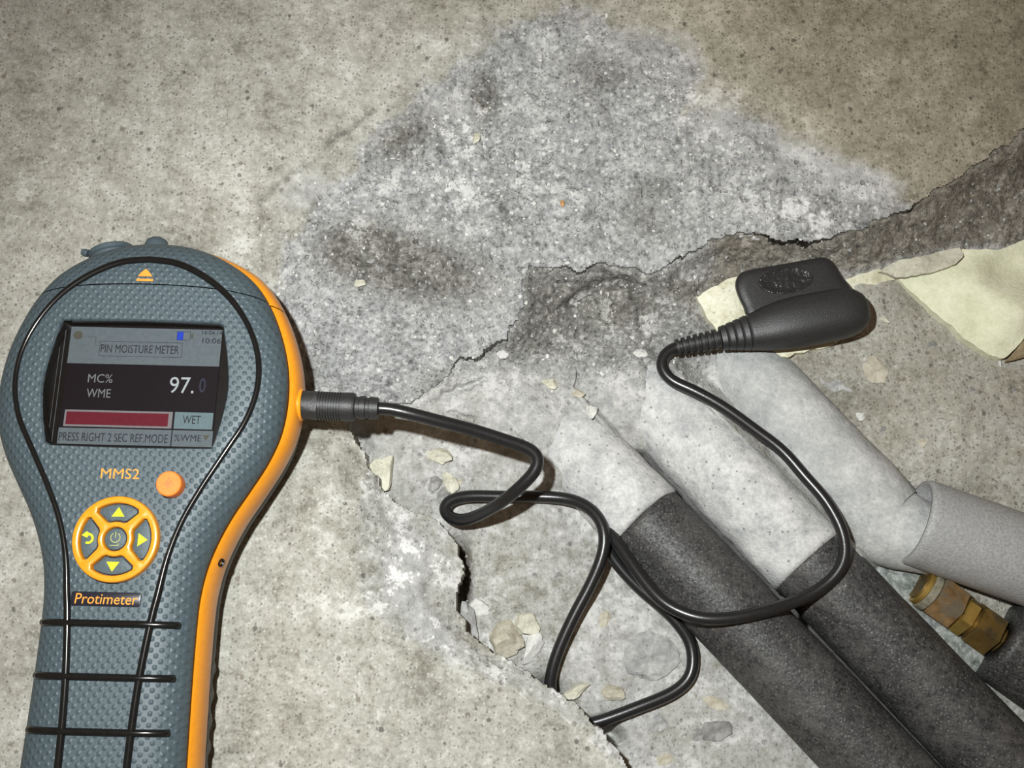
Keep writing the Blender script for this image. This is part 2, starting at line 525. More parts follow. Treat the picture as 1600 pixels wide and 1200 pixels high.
def poly_plate(name, outer, holes, z0, z1, mat, parent=None, bevel=0.0, sharp=35):
    """flat plate with holes between heights z0 and z1, soft upper edge"""
    bm = bmesh.new()

    def ring(pts, z):
        return [bm.verts.new((x, y, z)) for x, y in pts]

    def shrink(pts, d):
        p = np.array(pts); a = np.roll(p, 1, 0); b = np.roll(p, -1, 0)
        t = b - a; t /= np.linalg.norm(t, axis=1)[:, None] + 1e-12
        area = 0.5 * np.sum(p[:, 0] * b[:, 1] - b[:, 0] * p[:, 1])
        nn = np.stack([-t[:, 1], t[:, 0]], 1) * (1 if area > 0 else -1)
        return p + nn * d
    edges = []
    for i, loop in enumerate([outer] + list(holes)):
        s = bevel if i == 0 else -bevel
        rs = [ring(loop, z0)]
        if bevel:
            rs.append(ring(loop, z1 - bevel)); rs.append(ring(shrink(loop, s * 0.35), z1 - bevel * 0.3)); rs.append(ring(shrink(loop, s), z1))
        else:
            rs.append(ring(loop, z1))
        n = len(loop)
        for A, B in zip(rs, rs[1:]):
            for k in range(n):
                bm.faces.new((A[k], A[(k + 1) % n], B[(k + 1) % n], B[k]))
        edges += [bm.edges.get((rs[-1][k], rs[-1][(k + 1) % n])) for k in range(n)]
    bmesh.ops.triangle_fill(bm, edges=edges, use_beauty=True)
    return bm_obj(name, bm, mat, parent, True, sharp)


def text(body, x, y, z, mat, parent, height=None, width=None, name='lettering', italic=0.0, depth=0.00006, bold=0.0, anchor='bl'):
    cu = bpy.data.curves.new('text', 'FONT')
    cu.body = body; cu.size = 1.0; cu.offset = bold; cu.shear = italic
    cu.resolution_u = 3
    o = bpy.data.objects.new('text', cu)
    COL.objects.link(o)
    bpy.context.view_layer.update()
    me = bpy.data.meshes.new_from_object(o.evaluated_get(bpy.context.evaluated_depsgraph_get()))
    bpy.data.objects.remove(o); bpy.data.curves.remove(cu)
    co = np.array([v.co[:] for v in me.vertices])
    mn, mx = co.min(0), co.max(0)
    sy = height / (mx[1] - mn[1]) if height else None
    sx = width / (mx[0] - mn[0]) if width else sy
    sy = sy or sx
    co[:, 0] = (co[:, 0] - mn[0]) * sx + x; co[:, 1] = (co[:, 1] - mn[1]) * sy + y
    bm = bmesh.new(); bm.from_mesh(me)
    bm.verts.ensure_lookup_table()
    for v, c in zip(bm.verts, co):
        v.co = (c[0], c[1], z)
    r = bmesh.ops.extrude_face_region(bm, geom=bm.faces[:])
    bmesh.ops.translate(bm, verts=[g for g in r['geom'] if isinstance(g, bmesh.types.BMVert)], vec=(0, 0, depth))
    bpy.data.meshes.remove(me)
    return bm_obj(name, bm, mat, parent, False)


def box(name, x0, x1, y0, y1, z0, z1, mat, parent, bev=0.0):
    return poly_plate(name, [(x0, y0), (x1, y0), (x1, y1), (x0, y1)], [], z0, z1, mat, parent, bev)


def rock(name, u, v, z, size, mat, seed, flat=0.6, stretch=(1, 1), ang=0, parent=None, sub=3):
    """broken stone: a ball cut by random planes, with a chipped skin"""
    rng = np.random.RandomState(seed)
    bm = bmesh.new()
    bmesh.ops.create_icosphere(bm, subdivisions=sub, radius=1)
    dirs = rng.randn(14, 3); dirs[:, 2] *= 0.7; dirs /= np.linalg.norm(dirs, axis=1)[:, None]
    lim = 0.50 + 0.40 * rng.rand(14)
    co = np.array([w.co[:] for w in bm.verts])
    for d, l in zip(dirs, lim):
        q = co @ d
        co = co - d[None] * (np.maximum(q - l, 0) * 0.95)[:, None]
    rad = 1 + 0.45 * fbm(co[:, 0] * 3 + 20 + seed, co[:, 1] * 3 + co[:, 2] * 2 + 40, 1.0, seed, 4, 0.6)
    co = co * rad[:, None]
    c, s = math.cos(math.radians(ang)), math.sin(math.radians(ang))
    for w, (x, y, zz) in zip(bm.verts, co):
        x *= stretch[0] * 1.1; y *= stretch[1] * 1.1
        w.co = ((x * c - y * s) * size, (x * s + y * c) * size, zz * size * flat)
    o = bm_obj(name, bm, mat, parent, True, 24)
    o.location = V(u, v, z)
    return o


# ------------------------------------------------------------------ the ground: slab with a broken-out hole
HOLE = [(1010, 1260), (985, 1200), (945, 1140), (885, 1088), (845, 1064), (800, 1035), (760, 1008), (735, 985), (716, 945), (722, 900),
        (714, 860), (704, 832), (668, 800), (622, 792), (600, 770), (572, 712), (548, 672), (560, 652), (640, 628), (695, 592), (724, 562), (792, 532), (814, 470),
        (830, 416), (870, 420), (905, 427), (945, 408), (985, 418), (1025, 426), (1065, 405), (1110, 380), (1160, 366), (1230, 376), (1300, 375), (1370, 352),
        (1420, 330), (1450, 310), (1520, 262), (1600, 203), (1700, 130), (1900, 60), (2150, 80), (2250, 900), (2150, 1650), (1150, 1600)]
RUBBLE = [(372, 330), (430, 298), (480, 262), (530, 215), (560, 190), (600, 160), (640, 130), (700, 108), (745, 70), (790, 40), (840, 30), (960, 35), (1040, 60),
          (1085, 110), (1100, 165), (1150, 185), (1215, 195), (1265, 225), (1310, 262), (1380, 275), (1440, 295), (1475, 330), (1420, 410), (1300, 450),
          (1160, 450), (1060, 490), (900, 520), (880, 560), (830, 620), (720, 670), (600, 690), (540, 690), (470, 650), (435, 520), (400, 420)]

fine_u = np.arange(-20, 1621, 2.5); fine_v = np.arange(-20, 1221, 2.5)
gu = np.r_[np.arange(-620, -20, 12.0), fine_u, np.arange(1632, 2300, 12.0)]
gv = np.r_[np.arange(-500, -20, 12.0), fine_v, np.arange(1232, 1700, 12.0)]
U, Vv = np.meshgrid(gu, gv)
NV, NU = U.shape
jag = lambda s, a, seed: (fbm(U, Vv, s, seed, 4, 0.6) * a, fbm(U, Vv, s, seed + 40, 4, 0.6) * a)

CTRL_F = [(-500, -400, 0), (300, -400, 0), (900, -400, 0), (1500, -400, 0), (2200, -400, 0), (-500, 300, 0), (-500, 800, 0), (-500, 1500, 0), (300, 1600, 0), (900, 1600, 0),
          (0, 0, 0), (300, 0, 0), (600, 0, 0), (850, -20, 0), (1100, 0, 0), (1400, 0, 0), (1600, 0, 0), (0, 300, 0), (200, 200, 0), (350, 300, 0), (480, 180, 0), (600, 110, 0),
          (720, 60, 0), (1200, 120, 0), (1350, 180, 0), (1500, 150, 0), (1450, 240, -.0005), (1600, 100, 0), (1300, 60, 0), (2200, 50, 0),
          (200, 500, 0), (200, 800, 0), (200, 1100, 0), (400, 800, 0), (450, 720, 0), (500, 900, 0), (450, 1100, 0), (600, 1150, 0), (800, 1200, 0), (520, 760, 0), (550, 1000, 0), (720, 1120, 0), (850, 1150, -.001),
          (400, 400, -.001), (480, 330, -.003), (560, 260, -.004), (640, 190, -.003), (740, 130, -.003), (860, 90, -.002), (1000, 110, -.002), (1080, 180, -.002),
          (600, 340, -.006), (700, 260, -.006), (850, 220, -.006), (1000, 250, -.006), (1130, 260, -.004), (1220, 270, -.003), (1320, 320, -.004), (1400, 310, -.003),
          (560, 430, -.008), (650, 450, -.0095), (740, 400, -.009), (820, 340, -.009), (780, 480, -.0105), (900, 380, -.010), (1000, 380, -.0105), (1100, 340, -.008), (1200, 345, -.006), (1300, 355, -.006),
          (470, 500, -.007), (500, 580, -.010), (560, 560, -.0125), (640, 570, -.0135), (720, 530, -.012), (560, 640, -.013), (480, 620, -.009), (640, 610, -.015),
          (540, 690, -.005), (570, 720, -.009), (600, 780, -.010), (580, 830, -.0025), (630, 830, -.009), (690, 830, -.014), (620, 900, -.004), (700, 900, -.010), (640, 980, -.003), (700, 960, -.008),
          (760, 1005, -.009), (720, 1030, -.004), (800, 1060, -.005), (850, 1065, -.008), (900, 1120, -.005), (960, 1160, -.006), (1000, 1240, -.006), (1500, 265, -.002), (1600, 190, -.002), (1700, 110, -.002)]
CTRL_C = [(500, 600, -.018), (600, 680, -.0175), (640, 650, -.0175), (720, 600, -.0175), (800, 560, -.0185), (860, 470, -.018), (940, 440, -.019), (920, 500, -.021), (960, 470, -.023), (1000, 540, -.020), (1050, 450, -.018), (880, 560, -.0195),
          (680, 700, -.022), (640, 740, -.020), (760, 720, -.0245), (720, 780, -.025), (800, 800, -.026), (900, 900, -.0265), (850, 980, -.026), (1000, 1000, -.0265), (950, 1080, -.026), (1050, 1150, -.026), (1150, 1200, -.0265), (800, 900, -.026), (760, 960, -.025), (700, 1000, -.024), (850, 1100, -.026), (950, 1300, -.026),
          (820, 640, -.0215), (760, 640, -.0195), (840, 720, -.0245), (900, 640, -.022), (960, 600, -.021), (1010, 580, -.0215), (1080, 540, -.021), (900, 780, -.027), (990, 900, -.027), (1100, 1030, -.027), (1200, 1130, -.027), (1300, 1250, -.027),
          (1000, 700, -.030), (1100, 800, -.032), (1200, 900, -.034), (1350, 1050, -.035), (1500, 1200, -.035), (1700, 1400, -.035),
          (1130, 420, -.0175), (1200, 400, -.0155), (1300, 395, -.0145), (1400, 370, -.0135), (1500, 330, -.0125), (1600, 290, -.012), (1700, 220, -.012), (1600, 360, -.019), (1480, 385, -.018), (1380, 420, -.019), (1250, 430, -.0195),
          (1160, 480, -.020), (1200, 520, -.0205), (1300, 500, -.0195), (1400, 470, -.0185), (1380, 440, -.0175), (1300, 600, -.0195), (1400, 560, -.0175), (1500, 600, -.0175), (1600, 620, -.0175), (1550, 560, -.020), (1600, 740, -.0185), (1500, 700, -.0185), (1400, 680, -.020), (1340, 650, -.0215), (1230, 580, -.022), (1800, 600, -.018), (2100, 500, -.018), (1460, 730, -.0205), (1550, 770, -.022), (1700, 850, -.028), (2100, 1000, -.030), (2100, 1500, -.034),
          (1420, 900, -.021), (1440, 950, -.0195), (1480, 1000, -.0205), (1515, 1040, -.0205), (1600, 1150, -.028), (1560, 930, -.024), (1450, 860, -.026), (1400, 870, -.024)]
zF = rbf(CTRL_F, U, Vv)
zC = rbf(CTRL_C, U, Vv)

# masks on the surface
ju, jv = jag(90, 110, 3)
rub_d = sdist(U + ju, Vv + jv, RUBBLE)
rubF = sstep(-22, 42, rub_d)
lowleft = [(470, 650), (545, 668), (575, 715), (560, 780), (548, 860), (570, 950), (640, 1010), (740, 1050), (860, 1100), (960, 1190), (1030, 1290), (1020, 1180), (900, 1080), (760, 1000), (720, 940), (710, 830), (620, 780), (560, 660)]
ll_d = sdist(U + ju * 0.6, Vv + jv * 0.6, lowleft)
llF = sstep(-16, 12, ll_d)
up_right = sstep(-160, 240, (U - 900) * 0.8 - (Vv - 0) * 1.0) * sstep(480, 300, Vv)
up_right = np.maximum(up_right, sstep(120, -60, Vv) * sstep(400, 1000, U) * 0.7)
brownF = np.clip(up_right + fbm(U, Vv, 160, 55, 4) * 0.5, 0, 1) * (1 - rubF * 0.6)
dampshadeF = (gauss(U, Vv, 650, 420, 130, 55, 10) * 1.25 + gauss(U, Vv, 560, 385, 60, 40) + gauss(U, Vv, 630, 215, 65, 38, -30) * 0.95 + gauss(U, Vv, 758, 150, 26, 48, 0) * 1.05
         + gauss(U, Vv, 945, 125, 60, 28, -15) * 0.7 + gauss(U, Vv, 905, 90, 60, 30) * 0.45 + gauss(U, Vv, 1010, 350, 60, 35, 20) * 0.65 + gauss(U, Vv, 1020, 290, 45, 30) * 0.55 + gauss(U, Vv, 560, 190, 30, 14, -40) * 0.8 + gauss(U, Vv, 520, 215, 45, 8, -38) * 0.9
         + gauss(U, Vv, 470, 250, 50, 7, -38) * 0.7 + gauss(U, Vv, 440, 460, 30, 40) * 0.4 + gauss(U, Vv, 700, 590, 90, 26, -20) * 0.6 + gauss(U, Vv, 640, 130, 50, 7, -35) * 0.7
         + gauss(U, Vv, 1180, 375, 60, 14) * 0.5 + gauss(U, Vv, 490, 590, 18, 60) * 0.5)  # last blob paints the meter's shadow along its right edge
dampshadeF *= np.clip(rubF * 1.3, 0, 1) * 0.95
streak = np.exp(-(pdist(U + ju * 0.25, Vv + jv * 0.25, [(400, 312), (440, 285), (520, 222), (560, 188), (605, 150), (650, 132), (695, 103)]) / 8) ** 2)
dampshadeF = np.maximum(dampshadeF, streak * np.clip(0.55 + fbm(U, Vv, 40, 66, 3) * 1.6, 0, 1))
whiteF = (gauss(U, Vv, 1270, 320, 110, 45, 8) * 1.0 + gauss(U, Vv, 1060, 140, 45, 45) * 0.8 + gauss(U, Vv, 900, 60, 60, 22, -15) * 0.7 + gauss(U, Vv, 720, 190, 60, 35) * 0.8 + gauss(U, Vv, 760, 90, 60, 30) * 0.5
          + gauss(U, Vv, 800, 250, 140, 80) * 0.6 + gauss(U, Vv, 660, 300, 100, 50) * 0.6 + gauss(U, Vv, 430, 370, 60, 60) * 0.55 + gauss(U, Vv, 530, 340, 60, 30) * 0.6 + gauss(U, Vv, 1150, 220, 80, 50) * 0.65
          + gauss(U, Vv, 650, 890, 55, 75) * 1.1 + gauss(U, Vv, 680, 990, 60, 28, 35) * 0.9 + gauss(U, Vv, 800, 1050, 80, 24, 32) * 0.8 + gauss(U, Vv, 900, 1130, 60, 22, 40) * 0.5 + gauss(U, Vv, 590, 740, 26, 50, -25) * 0.9 + gauss(U, Vv, 470, 800, 160, 140) * 0.2 + gauss(U, Vv, 580, 900, 60, 100) * 0.4 + gauss(U, Vv, 40, 310, 40, 40) * 0.35)
dustF = (gauss(U, Vv, 1250, 250, 120, 40, 20) * 0.75 + gauss(U, Vv, 1330, 290, 90, 25, 5) * 0.7 + gauss(U, Vv, 1050, 110, 60, 40) * 0.6 + gauss(U, Vv, 980, 60, 90, 22) * 0.65 + gauss(U, Vv, 480, 300, 55, 30, -30) * 0.75
         + gauss(U, Vv, 700, 165, 40, 26) * 0.8 + gauss(U, Vv, 640, 880, 55, 90) * 0.8 + gauss(U, Vv, 680, 990, 70, 26, 40) * 0.75 + gauss(U, Vv, 850, 1090, 90, 18, 35) * 0.5 + gauss(U, Vv, 1130, 190, 40, 40) * 0.6)
upleft = sstep(700, 480, U - 0.0 * Vv + (Vv - 150) * 0.6)
rubcol = sstep(-22, 42, rub_d - 60 * upleft * sstep(560, 380, Vv))
rubA = np.clip(np.maximum(rubcol, llF * 0.42), 0, 1)
maskF = (np.stack([rubA, np.clip(dampshadeF, 0, 1), np.clip(whiteF, 0, 1)], -1), np.stack([brownF, np.clip(dustF, 0, 1), np.zeros_like(U)], -1))

stepmask = sstep(60, -45, Vv + jv * 0.9 - (570 + 0.10 * (U - 700))) * sstep(1180, 1060, U)
wallmask = sstep(18, -14, Vv - np.interp(U, [1100, 1200, 1330, 1400, 1500, 1600, 1700], [455, 435, 425, 408, 385, 385, 330])) * sstep(1080, 1150, U)
patch = sstep(-25, 25, (U - 1130) * 0.72 - (Vv - 540) * 0.70 + 0) * sstep(420, 450, Vv) * (1 - wallmask)
floorm = np.clip(1 - stepmask - wallmask - patch, 0, 1)
dampshadeC = stepmask * (0.55 + 0.5 * gauss(U, Vv, 960, 470, 70, 45) + 0.3 * gauss(U, Vv, 850, 470, 50, 50)) + wallmask * 0.62 + patch * (0.24 + 0.35 * gauss(U, Vv, 1210, 570, 90, 30, 25) + 0.3 * gauss(U, Vv, 1430, 460, 40, 30) + 0.35 * gauss(U, Vv, 1330, 620, 60, 30))
dampshadeC += gauss(U, Vv, 720, 890, 18, 60) * 0.7 + gauss(U, Vv, 800, 560, 60, 35, -30) * 0.3  # first blob darkens the crevice: its shade put into the colour
rubC = np.clip(stepmask + wallmask + floorm * 0.35 + patch * 0.28, 0, 1)
dustC = floorm * (0.50 + 0.35 * fbm(U, Vv, 90, 61, 3)) + gauss(U, Vv, 830, 660, 70, 60) * 0.4 + gauss(U, Vv, 940, 640, 60, 50) * 0.3 + gauss(U, Vv, 1010, 600, 60, 40) * 0.7 + gauss(U, Vv, 1120, 590, 50, 40) * 0.6
dustC -= gauss(U, Vv, 760, 900, 70, 60) * 0.3
whiteC = floorm * 0.22 + stepmask * 0.30 + wallmask * 0.1 + gauss(U, Vv, 590, 740, 30, 40) * 0.6 + gauss(U, Vv, 1020, 500, 60, 30) * 0.2 + gauss(U, Vv, 820, 980, 60, 40) * 0.3
greenC = np.clip(sstep(40, 10, pdist(U, Vv, [(1400, 885), (1440, 930), (1480, 990), (1520, 1050)])) + gauss(U, Vv, 1410, 870, 50, 30) * 0.8, 0, 1) * 0.85
brownC = wallmask * 0.9 + patch * 0.35 + gauss(U, Vv, 720, 890, 20, 60)  # crevice blob: brown light bounced inside it, put into the colour
maskC = (np.stack([np.clip(rubC, 0, 1), np.clip(dampshadeC, 0, 1), np.clip(whiteC, 0, 1)], -1), np.stack([np.clip(brownC, 0, 1), np.clip(dustC, 0, 1), greenC], -1))

lip_d = np.clip(sdist(U, Vv, HOLE), 0, None)
upper = sstep(690, 610, Vv - 0.0 * U)
gap = 0.0004 + 0.0016 * np.clip(fbm(U, Vv, 90, 57, 3) * 3.0 - 0.25, 0, 1)
for (cx, cy, r, a) in ((755, 545, 45, .0045), (1235, 375, 60, .0026), (1420, 328, 22, .0026), (905, 425, 35, .0018), (1060, 405, 25, .001)):
    gap += gauss(U, Vv, cx, cy, r) * a
zC = np.where(upper > 0, np.maximum(zC, (zF - gap - lip_d * (0.00009 + 0.00004 * sstep(1000, 1200, U))) * upper + zC * (1 - upper)), zC)
# dust packed between the pipes
zC = np.maximum(zC, -.0135 - 0.00035 * pdist(U, Vv, [(1045, 570), (1190, 715), (1345, 870)]))
zC = np.maximum(zC, -.0190 - 0.0004 * pdist(U, Vv, [(880, 590), (920, 636), (960, 680)]))
zC = np.maximum(zC, -.0163 - 0.00006 * pdist(U, Vv, [(990, 590), (1010, 610)]) - 0.0000004 * pdist(U, Vv, [(990, 590), (1010, 610)]) ** 2)
zC = np.maximum(zC, -.0178 - 0.00006 * pdist(U, Vv, [(820, 620), (850, 655)]) - 0.0000004 * pdist(U, Vv, [(820, 620), (850, 655)]) ** 2)
zC = np.maximum(zC, -.0200 - 0.00022 * pdist(U, Vv, [(780, 640), (870, 740)]))
zC -= 0.018 * np.exp(-(pdist(U, Vv, [(1000, 722), (1080, 806), (1258, 984), (1480, 1210), (1700, 1430)]) / 12) ** 2)
# relief
grit = 0.5 - worley(U + ju * .3, Vv + jv * .3, 9, 5)
grit2 = 0.5 - worley(U, Vv, 24, 6)
zF = zF + rubF * (grit * 0.0008 + grit2 * 0.0012 + fbm(U, Vv, 90, 8, 5, 0.6) * 0.009) * (1 - 0.6 * np.clip(dustF, 0, 1)) + fbm(U, Vv, 160, 9, 3) * 0.0008 + fbm(U, Vv, 16, 10, 3) * 0.00035
zF = zF + llF * (fbm(U, Vv, 60, 18, 4) * 0.005 + grit2 * 0.0009) + gauss(U, Vv, 600, 750, 30, 60) * grit2 * 0.002
zF += gauss(U, Vv, 1190, 235, 60, 8, 35) * 0.0015 + gauss(U, Vv, 1290, 290, 60, 6, 50) * -0.001
rough = np.clip(stepmask + wallmask * 0.9 + gauss(U, Vv, 760, 920, 70, 60) * 0.6, 0, 1)
zC = zC + rough * (grit * 0.0006 + grit2 * 0.0013 + fbm(U, Vv, 70, 28, 6, 0.62) * 0.010) + fbm(U, Vv, 60, 29, 4) * 0.0022 + grit * 0.0003
zC += patch * (grit2 * 0.0007 + fbm(U, Vv, 30, 33, 3) * 0.001)
zC += -0.014 * gauss(U, Vv, 718, 880, 13, 38, -4) - 0.011 * gauss(U, Vv, 722, 930, 12, 30) - 0.012 * gauss(U, Vv, 855, 1078, 22, 14, 30) - 0.010 * gauss(U, Vv, 950, 1145, 26, 14, 35) - 0.006 * gauss(U, Vv, 560, 690, 20, 24)
zC -= 0.004 * np.exp(-(pdist(U + fbm(U, Vv, 18, 71, 3) * 16, Vv + fbm(U, Vv, 18, 72, 3) * 16, [(885, 478), (915, 458), (945, 440), (985, 440)]) / 6) ** 2)
# small hairline cracks in the broken face
for ln, dp in (([(480, 545), (520, 560), (560, 556)], .0012), ([(560, 410), (640, 430), (700, 470)], .001), ([(690, 620), (735, 600), (760, 590)], .003), ([(700, 640), (740, 655), (745, 690)], .002)):
    dd = pdist(U + fbm(U, Vv, 20, 73, 3) * 22, Vv + fbm(U, Vv, 20, 74, 3) * 22, ln)
    zF -= dp * np.exp(-(dd / 3.5) ** 2); zC -= dp * np.exp(-(dd / 3.5) ** 2)

hj, hk = jag(34, 26, 91)
in_hole = inside(U + hj, Vv + hk, HOLE)
edge_d = sdist(U + hj, Vv + hk, HOLE)
zF += np.exp(-(edge_d / 7) ** 2) * fbm(U, Vv, 20, 92, 3) * 0.002


wl = np.exp(-(np.clip(edge_d, 0, None) / 15) ** 2) * upper
zC = zC * (1 - wl) + (zF - gap) * wl
zC = np.where(in_hole, zC, np.minimum(zC, zF - 0.0006 - 0.0016 * sstep(0, -12, edge_d)))


def grid_obj(name, keep, z, masks, skirt=0.0):
    co = P(U, Vv, z).reshape(-1, 3)
    idx = np.arange(NV * NU).reshape(NV, NU)
    cell = keep[:-1, :-1] & keep[1:, :-1] & keep[:-1, 1:] & keep[1:, 1:]
    jj, ii = np.nonzero(cell)
    quads = np.stack([idx[jj + 1, ii], idx[jj + 1, ii + 1], idx[jj, ii + 1], idx[jj, ii]], 1)
    extra_src = np.zeros(0, int); sk = np.zeros((0, 4), int)
    if skirt:
        pad = np.pad(cell, 1)
        es = []
        c = pad[1:-1, 1:-1]
        for (dj, di, a, b) in ((-1, 0, (0, 1), (0, 0)), (1, 0, (1, 0), (1, 1)), (0, -1, (0, 0), (1, 0)), (0, 1, (1, 1), (0, 1))):
            nb = pad[1 + dj:pad.shape[0] - 1 + dj, 1 + di:pad.shape[1] - 1 + di]
            J, I = np.nonzero(c & ~nb)
            es.append(np.stack([idx[J + a[0], I + a[1]], idx[J + b[0], I + b[1]]], 1))
        es = np.concatenate(es)
        extra_src, inv = np.unique(es, return_inverse=True)
        inv = inv.reshape(es.shape)
        base = NV * NU
        sk = np.stack([es[:, 0], es[:, 1], base + inv[:, 1], base + inv[:, 0]], 1)
        low = co[extra_src].copy(); low[:, 2] -= skirt
        co = np.concatenate([co, low])
    m = [np.concatenate([a.reshape(-1, 3), a.reshape(-1, 3)[extra_src]]) for a in masks]
    allq = np.concatenate([quads, sk])
    used, inv = np.unique(allq, return_inverse=True)
    inv = inv.reshape(allq.shape)
    me = bpy.data.meshes.new(name)
    nv, nf = len(used), len(allq)
    me.vertices.add(nv); me.vertices.foreach_set('co', co[used].astype(np.float32).ravel())
    me.loops.add(nf * 4); me.loops.foreach_set('vertex_index', inv.astype(np.int32).ravel())
    me.polygons.add(nf); me.polygons.foreach_set('loop_start', np.arange(0, nf * 4, 4, dtype=np.int32))
    me.update(calc_edges=True)
    for nm, a in zip(('mask_a', 'mask_b'), m):
        at = me.attributes.new(nm, 'FLOAT_COLOR', 'POINT')
        at.data.foreach_set('color', np.concatenate([a[used], np.ones((nv, 1))], 1).astype(np.float32).ravel())
    me.validate()
    return link_mesh(name, me, 'concrete', None, True)


floor = tag(grid_obj('floor', ~in_hole, zF, maskF, 0.011), 'broken concrete floor slab around the opened hole', None, None, 'structure')
near_hole = edge_d > -70
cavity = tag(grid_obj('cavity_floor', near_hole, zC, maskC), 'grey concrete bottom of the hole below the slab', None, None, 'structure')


def zc_at(u, v):
    i = np.clip(np.searchsorted(gu, u), 0, NU - 1); j = np.clip(np.searchsorted(gv, v), 0, NV - 1)
    return float(zC[j, i])


def zf_at(u, v):
    i = np.clip(np.searchsorted(gu, u), 0, NU - 1); j = np.clip(np.searchsorted(gv, v), 0, NV - 1)
    return float(zF[j, i]) if not in_hole[j, i] else float(zC[j, i])


# ------------------------------------------------------------------ pipes in foam sleeves
PDIR = np.array([0.690, 0.724]); PN = np.array([0.724, -0.690])


def sleeve(name, c0, t0, t1, z0, slope, r, mat, parent, lump=0.0003, seed=0, seg=56, bore=0.55, pdir=PDIR, steps=None, fade=0.0):
    """foam sleeve along the pipe line; t counts photo units back up the pipe, thick wall, rough skin"""
    c0 = np.array(c0, float)
    ts = np.linspace(t0, t1, steps or max(8, int(abs(t1 - t0) / 7)))
    axis = [V(*(c0 - pdir * t), z0 + slope * t - 9e-8 * max(0, t - 100) ** 2 * (pdir is PDIR)) for t in ts]
    a0 = (axis[-1] - axis[0]).normalized()
    n = (Vector((0, 0, 1)) - a0 * a0.z).normalized(); b = a0.cross(n)
    S = np.linspace(0, (axis[-1] - axis[0]).length * 1000, len(ts))
    A = 2 * PI * np.arange(seg) / seg
    AA, SS = np.meshgrid(A, S)
    nx = fbm(np.cos(AA) * 14 + 50, SS + np.sin(AA) * 14 + 80, 9, seed, 4) * lump + fbm(np.cos(AA) * 14 + 10, SS + np.sin(AA) * 14, 2.2, seed + 9, 2) * lump * 0.35
    verts, faces = [], []
    N = len(ts)
    for i in range(N):
        e = min(i, N - 1 - i)
        rr = r - (0.0006 if e == 0 else 0)
        for k in range(seg):
            d = n * math.cos(A[k]) + b * math.sin(A[k])
            verts.append(axis[i] + d * (rr + nx[i, k]))
    for i in range(N - 1):
        for k in range(seg):
            k2 = (k + 1) % seg
            faces.append((i * seg + k, (i + 1) * seg + k, (i + 1) * seg + k2, i * seg + k2))
    # inner bore so that the end shows its wall thickness
    for end in (0, N - 1):
        off = len(verts)
        for dep in (0, 1):
            cpt = axis[end] + (a0 if end == 0 else -a0) * (0.02 * dep)
            for k in range(seg):
                d = n * math.cos(A[k]) + b * math.sin(A[k])
                verts.append(cpt + d * r * bore)
        for k in range(seg):
            k2 = (k + 1) % seg
            f1 = (end * seg + k, end * seg + k2, off + k2, off + k); f2 = (off + k, off + k2, off + seg + k2, off + seg + k)
            faces += [f1, f2] if end == 0 else [f1[::-1], f2[::-1]]
        faces.append(tuple(off + seg + k for k in range(seg)))
    return mesh_obj(name, verts, faces, mat, parent)


def pipe_thing(name, u, v, z, label):
    o = empty(name, V(u, v, z))
    return tag(o, label, 'pipe', 'insulated pipes in the hole')


def adopt(root):
    """children were built in world space: keep them there under the root"""
    bpy.context.view_layer.update()
    inv = root.matrix_world.inverted()
    for ch in root.children:
        ch.matrix_parent_inverse = inv


R_PIPE = 0.0144
CA = np.array([1204.0, 1020.0]); CB = CA + PN * 141; CC = CB + PN * 133
pa = pipe_thing('insulated_pipe', 1300, 1120, -.036, 'black foam-lagged pipe nearest the broken slab edge, dusty grey at its upper end')
sleeve('foam_sleeve', CA, -760, 292, -.0205, -.000004, R_PIPE, 'foam_black', pa, 0.0003, 3)
tag(sleeve('dust_coating', CA, 281, 590, -.0205, -.000004, R_PIPE + .00045, 'dusty', pa, 0.0009, 4), 'pale dust and plaster coat')
adopt(pa)
pb = pipe_thing('insulated_pipe', 1420, 1050, -.036, 'black foam-lagged middle pipe coming out of a pale dusty sleeve under the cable')
sleeve('foam_sleeve', CB, -760, 75, -.0210, -.000004, R_PIPE, 'foam_black', pb, 0.0003, 13)
tag(sleeve('dust_sleeve', CB, 62, 560, -.0205, -.000004, R_PIPE + .0004, 'dusty', pb, 0.0014, 14), 'pale plaster-dusted outer sleeve')
adopt(pb)
pc = pipe_thing('insulated_pipe', 1300, 720, -.036, 'pale dust-covered foam pipe between the probe and the grey foam tube')


def bent_sleeve(name, pts, mat, parent, lump, seed, seg=56):
    """rough foam sleeve along a bent line of (u, v, z, radius)"""
    q = np.array([list(P(a, b, c)) + [r] for a, b, c, r in pts])
    q = resample(catmull(q, 10), .0012)
    o = tube(name, q, list(q[:, 3]), mat, parent, seg)
    co = np.zeros(len(o.data.vertices) * 3); o.data.vertices.foreach_get('co', co); co = co.reshape(-1, 3)
    axis = np.repeat(q[:, :3], seg, 0); d = co - axis; d /= np.linalg.norm(d, axis=1)[:, None]
    m = co * 1000
    co += d * (fbm(m[:, 0] + 300, m[:, 1] + m[:, 2] + 300, 9, seed, 4) * lump + fbm(m[:, 0] + 300, m[:, 1] - m[:, 2] + 300, 2.5, seed + 4, 2) * lump * .3)[:, None]
    o.data.vertices.foreach_set('co', co.ravel()); o.data.update()
    return o


cl = [(*(CC - PDIR * t), -.0205 - 1.7e-7 * max(0, t - 100) ** 2, R_PIPE) for t in (400, 360, 310, 240, 170, 100, 60)]
tag(bent_sleeve('foam_sleeve', cl + [(1388, 818, -.0195, .0142), (1418, 832, -.0175, .0132), (1450, 843, -.0160, .0118), (1490, 856, -.0150, .0105)], 'dusty_grey', pc, .0009, 24), 'dusty pale grey foam')
adopt(pc)
